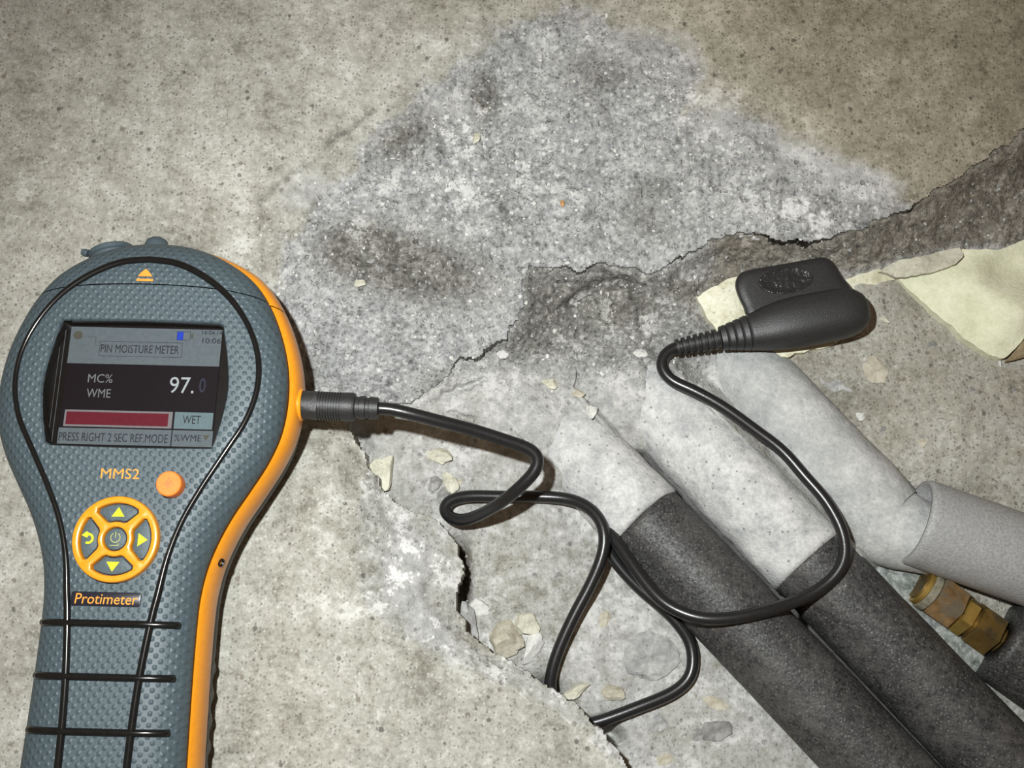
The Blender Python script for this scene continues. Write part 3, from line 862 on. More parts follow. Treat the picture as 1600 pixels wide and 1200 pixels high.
# grey tube that leaves to the right
pd = pipe_thing('insulated_pipe', 1560, 860, -.036, 'smooth mid grey foam tube with open end, leaving the frame at right')
DD = np.array([-0.944, -0.330])
dtube = sleeve('foam_sleeve', (1428, 814), 0, 760, -.0095, -.000004, .0146, 'foam_grey', pd, 0.00025, 34, 64, 0.86, DD)
adopt(pd)

# coupling with brass nuts and its black sleeve
pe = pipe_thing('coupled_pipe', 1500, 965, -.03, 'pipe joined by a worn brass compression fitting, black foam at lower right')
e0 = V(1436, 913, -.0170); e1 = V(1640, 1056, -.0200)
ea = (e1 - e0).normalized()
px_mm = (V(1500, 960, -.018) - V(1436, 913, -.018)).length / math.hypot(64, 47)


def hexnut(name, s0, s1, r, mat, parent, rot=0.3, bev=0.0005):
    n = (Vector((0, 0, 1)) - ea * ea.z).normalized(); b = ea.cross(n)
    bm = bmesh.new(); rings = []
    for s, q in ((s0, r - bev * 1.6), (s0 + bev, r), (s1 - bev, r), (s1, r - bev * 1.6)):
        rings.append([bm.verts.new(e0 + ea * s + (n * math.cos(rot + PI * k / 3) + b * math.sin(rot + PI * k / 3)) * q) for k in range(6)])
    for A, B in zip(rings, rings[1:]):
        for k in range(6):
            bm.faces.new((A[k], A[(k + 1) % 6], B[(k + 1) % 6], B[k]))
    bm.faces.new(rings[0]); bm.faces.new(rings[-1])
    return bm_obj(name, bm, mat, parent, False)


ft = lathe('fitting_body', [(0, .0050), (.002, .0052), (.0035, .0058), (.0045, .0052), (.026, .0052), (.0262, .0047), (.034, .0047)], e0, ea, 'brass', pe)
lathe('sealing_ring', [(.0022, .0066), (.0026, .0070), (.0046, .0070), (.005, .0066)], e0, ea, 'tape', pe)
lathe('rim', [(.0006, .0060), (.001, .0064), (.0020, .0064), (.0024, .0060)], e0, ea, 'brass_bright', pe)
hexnut('nut', .0052, .0145, .0078, 'brass_rust', pe, 0.18)
hexnut('centre_body', .0152, .0195, .0070, 'brass_bright', pe, 0.45)
hexnut('nut', .0205, .0290, .0078, 'brass', pe, 0.30)
E0 = np.array([1558, 998.0])
edir = np.array([-0.82, -0.573])
sleeve('foam_sleeve', E0, 0, 700, -.0195, -.000004, R_PIPE * 0.98, 'foam_black', pe, 0.0003, 44, 56, 0.4, edir)
adopt(pe)


# ------------------------------------------------------------------ cream insulation boards
def slabby(name, outline, z_top, thick, mat, label, cat, ridge=None, n=34, seed=0, jagged=5.0, parent=None):
    """torn sheet: outline in photo units with a height for each corner, ragged rim, real thickness"""
    pts = np.array(outline, float)
    d = np.r_[0, np.cumsum(np.linalg.norm(np.diff(np.vstack([pts, pts[:1]]), axis=0)[:, :2], axis=1))]
    s = np.arange(0, d[-1], 5.0)
    cl = np.vstack([pts, pts[:1]])
    ring = np.stack([np.interp(s, d, cl[:, i]) for i in range(3)], 1)
    rng = np.random.RandomState(seed)
    ring[:, 0] += fbm(s, s * 0 + seed, 14, seed, 3) * jagged; ring[:, 1] += fbm(s, s * 0 + 50 + seed, 14, seed + 5, 3) * jagged
    ctrl = [tuple(p) for p in pts] + [tuple(q) for q in (ridge or [])]
    x0, y0 = ring[:, :2].min(0); x1, y1 = ring[:, :2].max(0)
    gx, gy = np.meshgrid(np.arange(x0, x1, 6.0), np.arange(y0, y1, 6.0))
    gx = gx.ravel() + rng.rand(gx.size) * 2; gy = gy.ravel() + rng.rand(gy.size) * 2
    poly = [tuple(p) for p in ring[:, :2]]
    ok = sdist(gx, gy, poly) > 3.5
    gx, gy = gx[ok], gy[ok]
    allx = np.r_[ring[:, 0], gx]; ally = np.r_[ring[:, 1], gy]
    zz = rbf(ctrl, allx, ally) + fbm(allx, ally, 30, seed + 3, 4) * 0.0012
    from mathutils.geometry import delaunay_2d_cdt
    m = len(ring)
    r = delaunay_2d_cdt([Vector((a, b)) for a, b in zip(allx, ally)], [], [list(range(m))], 1, 1e-4)
    src = [o[0] if o else 0 for o in r[3]]
    top = [V(p[0], p[1], zz[k]) for p, k in zip(r[0], src)]
    nt = len(top)
    faces = [tuple(f)[::-1] for f in r[2]]
    verts = top + [p - Vector((0, 0, thick)) for p in top]
    faces += [tuple(nt + q for q in f[::-1]) for f in faces]
    em = {}
    for f in faces[:len(r[2])]:
        for a, b in zip(f, f[1:] + f[:1]):
            em[(a, b)] = em.get((a, b), 0) + 1
    for (a, b) in list(em):
        if (b, a) not in em:
            faces.append((b, a, nt + a, nt + b))
    o = mesh_obj(name, verts, faces, mat, parent, True)
    o.data.set_sharp_from_angle(angle=math.radians(50))
    bm = bmesh.new(); bm.from_mesh(o.data); bmesh.ops.recalc_face_normals(bm, faces=bm.faces); bm.to_mesh(o.data); bm.free()
    if label: tag(o, label, cat)
    return o


slabby('insulation_board', [(1398, 432, -.0165), (1450, 415, -.0150), (1505, 388, -.0150), (1560, 390, -.0150), (1640, 360, -.015), (1760, 330, -.015), (1780, 480, -.013), (1640, 500, -.010), (1604, 520, -.011), (1588, 545, -.014), (1570, 562, -.0165), (1548, 556, -.0165), (1515, 535, -.0160), (1480, 505, -.0160), (1440, 470, -.0165)],
       None, 0.006, 'pu', 'pale cream foam board sloping into the hole at the right edge', 'insulation',
       [(1512, 412, -.0135), (1545, 455, -.0100), (1590, 477, -.0060), (1520, 420, -.0120), (1560, 425, -.0150), (1600, 440, -.0140), (1540, 500, -.0130), (1555, 535, -.0135)], seed=3, jagged=6)
slabby('insulation_board', [(1088, 462, -.0165), (1118, 446, -.0155), (1150, 432, -.0155), (1200, 430, -.017), (1300, 428, -.0165), (1318, 436, -.016), (1380, 418, -.016), (1412, 424, -.016), (1392, 440, -.0172), (1350, 448, -.0172), (1345, 500, -.0178), (1300, 540, -.0178), (1230, 556, -.0180), (1168, 562, -.0190), (1128, 528, -.0180), (1106, 498, -.0175)],
       None, 0.006, 'pu_dirty', 'dirty cream foam strip lying underneath the black probe', 'insulation', [(1140, 480, -.0150), (1110, 470, -.0150), (1360, 432, -.0155)], seed=8, jagged=9)
slabby('foam_flake', [(1372, 424, -.0145), (1400, 408, -.0130), (1450, 398, -.0122), (1500, 386, -.0120), (1507, 398, -.0120), (1495, 412, -.0125), (1465, 424, -.0128), (1430, 431, -.0132), (1402, 432, -.0138)],
       None, 0.0015, 'chip_cream', 'thin torn cream flake on top of the foam board', 'foam flake', [(1440, 412, -.0118)], seed=12, jagged=5)
slabby('paper_scrap', [(1570, 566, -.0165), (1590, 545, -.013), (1604, 528, -.0115), (1650, 520, -.011), (1640, 548, -.013), (1600, 558, -.0155)],
       None, 0.001, 'card', 'brown paper scrap below the tip of the cream foam board', 'scrap', None, seed=15, jagged=3)

# ------------------------------------------------------------------ the meter
MX = 0.001
rootp = P(231, 620, .035)
mrot = math.radians(-1.4)
meter_loc = Vector((rootp[0], rootp[1], 0)) + Matrix.Rotation(mrot, 3, 'Z') @ Vector((-0.004, 0, 0.0006))
meter = tag(empty('moisture_meter', meter_loc, mrot), 'grey and orange handheld moisture meter with lit screen lying on the slab', 'meter')
HALF = [(0, 51.5), (10, 50.6), (20, 47.2), (30.0, 40.5), (36.5, 31.9), (41.1, 21.4), (43.7, 11.1), (44.3, 1), (43, -9), (39.7, -17.8), (34.9, -26.4), (30.5, -33.9), (27, -41.4), (24.5, -48.9),
        (23.2, -56.3), (22.8, -63.6), (22.9, -80), (23.6, -106), (24.5, -130), (23, -144), (17, -151), (8, -153.6), (0, -154)]
hp = resample(catmull([(-10, 50.6)] + HALF + [(-8, -153.6)], 12)[12:-12], 1.6)
hp[0, 0] = 0; hp[-1, 0] = 0
OUT = np.vstack([hp, hp[1:-1][::-1] * [-1, 1]])          # clockwise from the top
tn = np.roll(OUT, -1, 0) - np.roll(OUT, 1, 0); tn /= np.linalg.norm(tn, axis=1)[:, None]
ONRM = np.stack([-tn[:, 1], tn[:, 0]], 1)                 # outward
NO = len(OUT)


def offs(d):
    return (OUT + ONRM * (np.asarray(d)[:, None] if np.ndim(d) else d)) * MX


SHELL_PROF = [(23.4, -1.7), (24.4, -1.0), (26, -0.5), (28, -0.9), (30, -1.9), (31.6, -3.4), (33, -5.6), (33.9, -7.8), (34.5, -10.2), (34.9, -12.5), (35, -14)]


def z_in(d):
    """shell height (mm) at distance d (mm) inside the outline"""
    return float(np.interp(d, [-p[1] for p in SHELL_PROF[2:]], [p[0] for p in SHELL_PROF[2:]]))


def loft(name, prof, mat, closed_top=False, closed_bot=False, ripple=None, seam=None, hole=None, swell=None):
    objs = []
    bm = bmesh.new(); rings = []
    for i, (z, d) in enumerate(prof):
        dd = np.full(NO, float(d))
        if ripple is not None and ripple[0] <= i <= ripple[1]:
            w = (OUT[:, 1] < -74) & (np.abs(OUT[:, 0]) > 15)
            dd = dd + w * 0.55 * np.maximum(np.cos((OUT[:, 1] + 78) * 2 * PI / 7.6), -0.55)
        if swell is not None and swell[0] <= i <= swell[1]:
            dd = dd + 0.9 * sstep(-22, 4, OUT[:, 1]) * sstep(50.5, 41, OUT[:, 1])
        rings.append([bm.verts.new((x, y, z * MX)) for x, y in offs(dd)])
    for A, B in zip(rings, rings[1:]):
        for k in range(NO):
            bm.faces.new((A[k], A[(k + 1) % NO], B[(k + 1) % NO], B[k]))
    if closed_bot: bm.faces.new(rings[0])
    if closed_top:
        edges = [bm.edges.get((rings[-1][k], rings[-1][(k + 1) % NO])) for k in range(NO)]
        if hole is not None:
            zt = prof[-1][0] * MX
            h0 = [bm.verts.new((x, y, zt)) for x, y in hole]
            c = np.mean(hole, 0)
            h1 = [bm.verts.new((c[0] + (x - c[0]) * 0.985, c[1] + (y - c[1]) * 0.982, zt - 0.0008)) for x, y in hole]
            n = len(hole)
            for k in range(n):
                bm.faces.new((h0[k], h0[(k + 1) % n], h1[(k + 1) % n], h1[k]))
            edges += [bm.edges.get((h0[k], h0[(k + 1) % n])) for k in range(n)]
        bmesh.ops.triangle_fill(bm, edges=edges, use_beauty=True)
    bmesh.ops.recalc_face_normals(bm, faces=bm.faces)
    if seam is None:
        return bm_obj(name, bm, mat, meter, True, 40)
    out = []
    kq = 2.0
    for nm, side in ((name, -1), (seam, 1)):
        b2 = bm.copy()
        for v in b2.verts: v.co.y += kq * v.co.x ** 2
        g = b2.verts[:] + b2.edges[:] + b2.faces[:]
        bmesh.ops.bisect_plane(b2, geom=g, plane_co=(0, 0.0350 + side * 0.00017, 0), plane_no=(0, side, 0), clear_inner=True)
        for v in b2.verts: v.co.y -= kq * v.co.x ** 2
        out.append(bm_obj(nm, b2, mat, meter, True, 40))
    bm.free()
    return out


# window outline, slightly barrel shaped
win = catmull([(-24.4, 23.4), (0, 23.8), (24.4, 23.4)], 10)[:-1] + catmull([(24.7, 22.8), (26.9, 12.5), (27.9, 3), (26.9, -6), (25.0, -14.6)], 6)[:-1] \
    + catmull([(24.5, -15.4), (0, -15.7), (-24.5, -15.4)], 10)[:-1] + catmull([(-25.0, -14.6), (-26.9, -6), (-27.9, 3), (-26.9, 12.5), (-24.7, 22.8)], 6)
WIN = [(p[0] * MX, p[1] * MX) for p in win]
tag(loft('back_shell', [(0, -7), (0.6, -4.5), (2.2, -1.6), (5, 0.2), (8, 0.8), (11.2, 0.8), (12.4, 0.0)], 'back', closed_bot=True, ripple=(2, 5)), 'dark grey back half')
loft('side_band', [(10.8, 0.2), (11.4, 0.9), (13, 1.3), (16.5, 1.5), (19.5, 1.3), (22, 0.6), (23.8, -0.6), (24.6, -1.7)], 'orange', seam='side_band', swell=(1, 6))
body, cap = loft('front_shell', SHELL_PROF, 'shell', closed_top=True, seam='top_cap', hole=WIN)
tag(cap, 'removable dimpled grey cap with eject mark')
# glossy piping along the face
ring_pts = [(0, 43.2), (8.2, 42.2), (15.6, 39.0), (22.3, 34.4), (27.5, 29.2), (32.0, 22.5), (35.0, 15.2), (36.2, 7.8), (35.6, 0.2), (33.2, -7.4), (29.6, -14.0), (26.2, -20), (21.8, -28.0), (17.6, -37), (14.6, -47), (12.9, -57.8), (11.8, -65), (10.3, -80), (9.6, -94), (9.4, -110), (9.6, -130), (10, -145)]
rp = catmull(ring_pts, 8)


def inner_d(x, y):
    q = np.array([[x, y]]) - OUT
    return float(np.sqrt((q ** 2).sum(1)).min())


full = [(-x, y) for x, y in rp][::-1] + [tuple(p) for p in rp][1:]
full = resample(full, 1.2)
tube('piping', [(x * MX, y * MX, z_in(inner_d(x, y)) * MX - 0.0001) for x, y in full], [(0.00088 + 0.0003 * sstep(20, 42, np.array(y)) + 0.00025 * sstep(-40, -60, np.array(y))) for x, y in full], 'black_gloss', meter, 12)
for y in (-65.9, -80.5, -95.1, -109.7, -124.3):
    xs = np.linspace(-20.2, 19.2, 32)
    b = []
    for x in xs:
        b.append((x * MX, (y + 0.012 * x * 0) * MX, z_in(max(0, inner_d(x, y))) * MX + 0.0002))
    tube('grip_bar', b, 0.00105, 'black_gloss', meter, 10)

# display sunk in the window
zl = 0.0300


def LP(cx, cy, z=zl):
    """meter coordinates of a point of the face photo crop (x, y in the 0.325 crop)"""
    p = P(cx * .325, 350 + cy * .325, z)
    d = Vector((p[0] - meter_loc.x, p[1] - meter_loc.y, 0))
    d.rotate(Matrix.Rotation(-mrot, 3, 'Z'))
    return d.x, d.y


inner = [(x * 0.985, (y - .0038) * 0.982 + .0038) for x, y in WIN]
bm = bmesh.new()
top = [bm.verts.new((x, y, 0.0343)) for x, y in inner]; bot = [bm.verts.new((x, y, zl - 0.0006)) for x, y in inner]
for k in range(len(inner)):
    k2 = (k + 1) % len(inner)
    bm.faces.new((top[k], top[k2], bot[k2], bot[k]))
bm.faces.new(bot)
wf = bm_obj('screen_frame', bm, 'window', meter, True, 40)
lx0, ly1 = LP(350, 492); lx1, ly0 = LP(1050, 1068)
lx0 = -0.0231; lx1 = 0.0231
disp = box('display', lx0, lx1, ly0, ly1, zl - .0005, zl, 'lcd_black', meter)
box('bezel_edge', lx0 - .0016, lx0 - .00145, ly0, ly1, zl, zl + .0003, 'lcd_edge', disp)
box('bezel_edge', lx0 - .0028, lx0 - .0027, ly0, ly1, zl, zl + .0003, 'lcd_edge', disp)
L1 = zl + .00012
_, yb = LP(700, 680)
box('header_panel', lx0, lx1, yb, ly1 - .0003, zl, L1, 'lcd_grey', disp)
_, y0 = LP(700, 1068); _, y1 = LP(700, 990)
box('footer_panel', lx0, lx1, y0, y1, zl, L1, 'lcd_grey', disp)
a, _ = LP(828, 1030)
box('divider_line', a - .0002, a + .0002, y0, y1, L1, L1 + .00006, 'lcd_ink', disp)
_, yr0 = LP(700, 983); _, yr1 = LP(700, 903)
xr0, _ = LP(315, 940); xr1, _ = LP(822, 940)
box('bar_frame', lx0 + .0012, xr1 + .0006, yr0, yr1, zl, L1, 'lcd_pink', disp)
box('red_bar', lx0 + .0018, xr1 - .0006, yr0 + .0006, yr1 - .0006, L1, L1 + .00008, 'lcd_red', disp)
xw0, _ = LP(842, 940); xw1, _ = LP(1016, 940)
box('status_panel', xw0, lx1 - .0004, yr0, yr1, zl, L1, 'lcd_blue', disp)
LT = L1 + .00003


def lcd_text(s, c0, c1, mat, bold=0.0, z=LT):
    (xa, ya), (xb, yb_) = LP(*c0), LP(*c1)
    text(s, xa, min(ya, yb_), z, mat, disp, height=abs(yb_ - ya), width=xb - xa, bold=bold)


lcd_text('PIN MOISTURE METER', (487, 620), (866, 590), 'lcd_ink')
lcd_text('10:06', (975, 577), (1066, 553), 'lcd_ink')
lcd_text('14-04-14', (975, 536), (1072, 518), 'lcd_ink')
lcd_text('MC%', (425, 764), (548, 726), 'lcd_dim', z=zl + .00004)
lcd_text('WME', (418, 835), (538, 797), 'lcd_dim', z=zl + .00004)
lcd_text('97.', (815, 815), (940, 740), 'lcd_white', 0.0, z=zl + .00004)
lcd_text('0', (958, 812), (995, 745), 'lcd_ghost', 0.0, z=zl + .00004)
lcd_text('WET', (880, 962), (970, 925), 'lcd_ink')
lcd_text('PRESS RIGHT 2 SEC REF.MODE', (285, 1043), (812, 1015), 'lcd_ink')
lcd_text('%WME', (840, 1046), (972, 1017), 'lcd_ink')
# box round the title, battery, small marks
(xa, ya), (xb, yb2) = LP(478, 637), LP(882, 575)
t = .00012
poly_plate('title_outline', [(xa, ya), (xb, ya), (xb, yb2), (xa, yb2)], [[(xa + t, ya + t), (xb - t, ya + t), (xb - t, yb2 - t), (xa + t, yb2 - t)]], L1, L1 + .00005, 'lcd_ink', disp)
(xa, ya), (xb, yb2) = LP(852, 562), LP(921, 521)
poly_plate('battery_outline', [(xa, ya), (xb, ya), (xb, yb2), (xa, yb2)], [[(xa + t, ya + t), (xb - t, ya + t), (xb - t, yb2 - t), (xa + t, yb2 - t)]], L1, L1 + .00005, 'lcd_ink', disp)
box('battery_charge', xa + t, xa + (xb - xa) * .48, ya + t, yb2 - t, L1, L1 + .00006, 'lcd_battery', disp)
(xa2, ya2), (xb2, yb3) = LP(921, 555), LP(934, 530)
box('battery_tip', xa2, xb2, ya2, yb3, L1, L1 + .00005, 'lcd_olive', disp)
(xa, ya), (xb, yb2) = LP(360, 555), LP(400, 520)
poly_plate('sun_mark', [((xa + xb) / 2 + .0014 * math.cos(q), (ya + yb2) / 2 + .0014 * math.sin(q)) for q in np.linspace(0, 2 * PI, 14, endpoint=False)], [], L1, L1 + .00005, 'lcd_olive', disp)
(xa, ya), (xb, yb2) = LP(425, 545), LP(460, 590)
for (q0, q1, r0, r1) in ((xa, xb, ya, ya + t), (xb, xb + t, yb2, ya + t), (xb, xb + .0014, yb2, yb2 + t)):
    box('leader_line', q0, q1, r0, r1, L1, L1 + .00005, 'lcd_olive', disp)
xa, ya = LP(993, 1030)
poly_plate('down_mark', [(xa - .0011, ya + .0008), (xa, ya - .0009), (xa + .0011, ya + .0008)], [], L1, L1 + .00005, 'lcd_olive', disp)
gl = poly_plate('screen_glass', inner, [], .0335, .0341, 'glass', meter, 0.0)

# print on the face
ZF = 0.0350
text('MMS2', -0.0070, -0.0248, ZF + .00002, 'orange_print', meter, height=.0030, width=.0112)
badge = poly_plate('badge', [(-.0109, -.0612), (.0081, -.0612), (.0085, -.0608), (.0085, -.0576), (.0081, -.0572), (-.0109, -.0572), (-.0113, -.0576), (-.0113, -.0608)], [], ZF - .0002, ZF + .0004, 'badge', meter, .0002)
text('Protimeter', -.0101, -.0606, ZF + .0004, 'orange_print', badge, height=.0029, width=.0178, italic=0.1)
zc = z_in(13) * MX
poly_plate('eject_triangle', [(-.0027, .0374), (.0017, .0374), (.0010, .0384), (-.0003, .0397), (-.0007, .0397), (-.0020, .0384)], [], zc, zc + .00035, 'orange_print', cap)
box('eject_bar', -.0030, .0020, .0359, .0366, zc, zc + .00035, 'orange_print', cap)

# key pad
KX, KY, KZ = 0.0, -0.0424, 0.0350


def arc(r, a0, a1, n):
    return [(r * math.cos(q), r * math.sin(q)) for q in np.linspace(a0, a1, n)]


def sector(r0, r1, gap, mid, n=9, rnd=0.0007):
    out = []
    a_o = PI / 4 - math.asin(gap / r1); a_i = PI / 4 - math.asin(gap / r0)
    q = rnd / r1; qi = rnd / r0
    out += arc(r1, -a_o + q, a_o - q, n)
    out += [((r1 - rnd) * math.cos(a_o), (r1 - rnd) * math.sin(a_o)), ((r0 + rnd) * math.cos(a_i), (r0 + rnd) * math.sin(a_i))]
    out += arc(r0, a_i - qi, -a_i + qi, n)
    out += [((r0 + rnd) * math.cos(a_i), -(r0 + rnd) * math.sin(a_i)), ((r1 - rnd) * math.cos(a_o), -(r1 - rnd) * math.sin(a_o))]
    c, s = math.cos(mid), math.sin(mid)
    return [(x * c - y * s + KX, x * s + y * c + KY) for x, y in out]


mids = [PI / 2, 0, -PI / 2, PI]
holes = [sector(.0050, .0103, .0012, m) for m in mids] + [[(KX + x, KY + y) for x, y in arc(.0034, 0, 2 * PI, 29)[:-1]]]
poly_plate('keypad_frame', [(KX + x, KY + y) for x, y in arc(.0123, 0, 2 * PI, 73)[:-1]], holes, KZ - .0003, KZ + .0026, 'orange', meter, .0006)
keys = []
for m in mids:
    keys.append(poly_plate('arrow_button', sector(.0053, .0100, .0016, m), [], KZ - .0002, KZ + .0017, 'key', meter, .0003))
ctr = poly_plate('power_button', [(KX + x, KY + y) for x, y in arc(.0031, 0, 2 * PI, 29)[:-1]], [], KZ - .0002, KZ + .0019, 'key', meter, .0003)
kz = KZ + .0017
for key, m in zip(keys[:3], mids[:3]):
    c, s = math.cos(m), math.sin(m)
    tri = [(.0064, -.0019), (.0064, .0019), (.0092, 0)]
    poly_plate('arrow_mark', [(KX + x * c - y * s, KY + x * s + y * c) for x, y in tri], [], kz, kz + .0001, 'lime', key)
hook = arc(.0016, -PI / 2 - .5, PI / 2 + .3, 12); hook_in = arc(.0009, PI / 2 + .3, -PI / 2 - .5, 12)
bx, by = KX - .0078, KY
poly_plate('back_arrow_mark', [(bx + x, by + y) for x, y in hook[:-1]] + [(bx - .0006, by + .0021), (bx - .0020, by + .0009), (bx - .0004, by + .0002)] + [(bx + x, by + y) for x, y in hook_in[1:]], [], kz, kz + .0001, 'lime', keys[3])
kz = KZ + .0019
po = arc(.00145, PI / 2 + .5, 5 * PI / 2 - .5, 26); pi_ = arc(.00122, 5 * PI / 2 - .5, PI / 2 + .5, 26)
poly_plate('power_mark', [(KX + x, KY + y + .0004) for x, y in po + pi_], [], kz, kz + .0001, 'lime_dull', ctr)
box('power_mark', KX - .00012, KX + .00012, KY + .0004, KY + .0021, kz, kz + .0001, 'lime_dull', ctr)
poly_plate('enter_mark', [(KX - .0014, KY - .0019), (KX + .0011, KY - .0019), (KX + .0011, KY - .0012), (KX + .0009, KY - .0012), (KX + .0009, KY - .0017), (KX - .0014, KY - .0017)], [], kz, kz + .0001, 'lime_dull', ctr)
# round orange button
BX, BY = .0142, -.0264
rb = lathe('round_button', [(-.0005, .0037), (.0034, .0037), (.0038, .0036), (.0040, .0033), (.0040, .0015)], (BX, BY, KZ), (0, 0, 1), 'orange_btn', meter, 36, 30)
zb = KZ + .0040
for (dx, dy, rr) in ((0, .0009, .0006), (-.0007, 0, .0006), (.0007, 0, .0006), (0, -.0008, .0006)):
    drop = [(BX + dx + rr * math.cos(q) * (0.55 if math.sin(q) > .6 else 1), BY + dy + rr * math.sin(q) * (1.5 if math.sin(q) > 0.8 else 0.8)) for q in np.linspace(0, 2 * PI, 14, endpoint=False)]
    drop_in = [(BX + dx + (x - BX - dx) * .7, BY + dy + (y - BY - dy) * .7) for x, y in drop]
    poly_plate('drop_mark', drop, [drop_in], zb - .0001, zb + .00006, 'btn_print', rb)
# port cover and rubber bump on the top end, screw in the side band
pcv = lathe('port_cover', [(-.006, .0062), (.0010, .0064), (.0014, .0070), (.0026, .0070), (.0030, .0066)], (-.0172, .0486, .0200), (-.30, .954, .05), 'rubber', meter, 32)
lathe('pull_tab', [(0, .0012), (.0012, .0013), (.0020, .0010)], (-.0238, .0488, .0232), (-1, .25, 0), 'rubber', pcv, 14)
lathe('rubber_bump', [(-.006, .0040), (.0030, .0038), (.0045, .0031), (.0053, .0018)], (-.0030, .0500, .0210), (0, 1, .05), 'rubber', meter, 24)
k = int(np.argmin(np.abs(OUT[:, 1] + 46) + (OUT[:, 0] < 0) * 99))
nx, ny = ONRM[k]; sx, sy = OUT[k] * MX
lathe('screw', [(0, .0013), (.0008, .0013), (.0009, .0009), (.0004, .0006)], (sx + nx * .0007, sy + ny * .0007, .0200), (nx, ny, .45), 'screw', meter, 18)
lathe('socket_collar', [(-.004, .0053), (.0000, .0053), (.0006, .0049)], (.0462, .0026, .0170), (1, 0, 0), 'orange', meter, 28)

# ------------------------------------------------------------------ probe with its lead and plug
probe = tag(empty('pin_probe', V(1230, 545, -.0175)), 'black rubber pin probe on a black cable plugged into the meter', 'probe')
mm = Matrix.Translation(meter_loc) @ Matrix.Rotation(mrot, 4, 'Z')
pl0 = mm @ Vector((.0462, .0026, .0170)); plx = (mm.to_3x3() @ Vector((1, -.02, -.02))).normalized()
prof = [(-.003, .0030), (0, .0036), (.0006, .0044), (.0050, .0045)]
s = .0050
for i in range(9):
    prof += [(s, .0045), (s + .00045, .0045), (s + .0005, .0041), (s + .0008, .0041)]; s += .00085
prof += [(s, .0045), (.0160, .0046), (.0168, .0043), (.0170, .0034), (.0182, .0034), (.0184, .0037), (.0200, .0037), (.0202, .0032), (.0212, .0032), (.0214, .0036), (.0240, .0034), (.0243, .0024)]
plug = lathe('plug', prof, pl0, plx, 'probe', probe, 32, 30)
pe_ = pl0 + plx * .0235
R_C = .00205
CPX = [(640, 646, .0165), (690, 659, .0140), (740, 672, .0110), (790, 688, .0085), (822, 699, .0070), (838, 709, .0063), (842, 722, .0055), (833, 740, .0045), (808, 765, .0015), (780, 787, -.0040), (748, 805, -.0115), (720, 813, -.0160), (699, 806, -.0188), (693, 793, -.0195), (704, 781, -.0200), (735, 775, -.0212), (790, 776, -.0222), (840, 776, -.0220), (885, 779, -.0205),
       (915, 790, -.0180), (936, 810, -.0160), (945, 838, -.0150), (940, 872, -.0155), (922, 915, -.0170), (898, 960, -.0185), (875, 1010, -.0200), (862, 1050, -.0212), (860, 1082, -.0225), (874, 1115, -.0235), (905, 1132, -.0235), (940, 1126, -.0230), (1000, 1104, -.0225), (1050, 1083, -.0225), (1076, 1061, -.0225), (1083, 1036, -.0225), (1080, 1008, -.0225),
       (1067, 984, -.0222), (1042, 956, -.0220), (1002, 922, -.0218), (974, 893, -.0215), (954, 866, -.0210), (945, 846, -.0200), (944, 830, -.0190), (951, 828, -.0180), (963, 846, -.0160), (985, 878, -.0130), (1011, 914, -.0100), (1042, 945, -.0072), (1090, 965, -.0048), (1140, 966, -.0040), (1195, 955, -.0044),
       (1250, 937, -.0062), (1290, 914, -.0060), (1313, 889, -.0052), (1321, 862, -.0050), (1314, 825, -.0056), (1290, 782, -.0070), (1258, 745, -.0085), (1222, 704, -.0095), (1180, 672, -.0100), (1130, 636, -.0100), (1085, 611, -.0105), (1050, 595, -.0115), (1034, 576, -.0120), (1036, 558, -.0122), (1048, 546, -.0122), (1068, 540, -.0120)]
cpts = [tuple(pe_), tuple(pe_ + plx * .004)] + [tuple(P(*q)) for q in CPX]
cab = resample(catmull(cpts, 10), .0011)
for _ in range(6):
    cab[1:-1] = cab[1:-1] * .5 + (cab[:-2] + cab[2:]) * .25
cable = tube('cable', cab, R_C, 'cable', probe, 16)
# probe body
q0 = V(1056, 543, -.0120); q1 = V(1356, 482, -.0065)
pax = (q1 - q0); plen = pax.length; pax = pax / plen
psd = Vector((0, 0, 1)).cross(pax).normalized(); pup = pax.cross(psd)
prof = [(0, .0023)]
s = .0
NR = 7
for i in range(NR):
    w = .0152 / NR
    r = .0029 + .0008 * i / NR
    prof += [(s + .0001, r), (s + w * .55, r), (s + w * .60, r - .0009), (s + w * .97, r - .0009)]; s += w
prof += [(.0155, .0030)]
lathe('strain_relief', prof, q0, pax, 'probe', probe, 28, 30)


def sections(name, secs, mat, parent, power=3.0, seg=40):
    """loft of rounded-box sections: (t, half width up-side, half width down-side, z top, z bottom)"""
    bm = bmesh.new(); rings = []
    for (t, wl, wr, zt, zb_) in secs:
        ring = []
        for k in range(seg):
            a = 2 * PI * k / seg
            c, s_ = math.cos(a), math.sin(a)
            e = 2 / power
            x = math.copysign(abs(c) ** e, c); y = math.copysign(abs(s_) ** e, s_)
            ring.append(bm.verts.new(q0 + pax * (t * plen) + psd * (x * (wl if x > 0 else wr)) + pup * (y * (zt if y > 0 else zb_))))
        rings.append(ring)
    for A, B in zip(rings, rings[1:]):
        for k in range(seg):
            bm.faces.new((A[k], A[(k + 1) % seg], B[(k + 1) % seg], B[k]))
    bm.faces.new(rings[0]); bm.faces.new(rings[-1])
    return bm_obj(name, bm, mat, parent, True, 50)


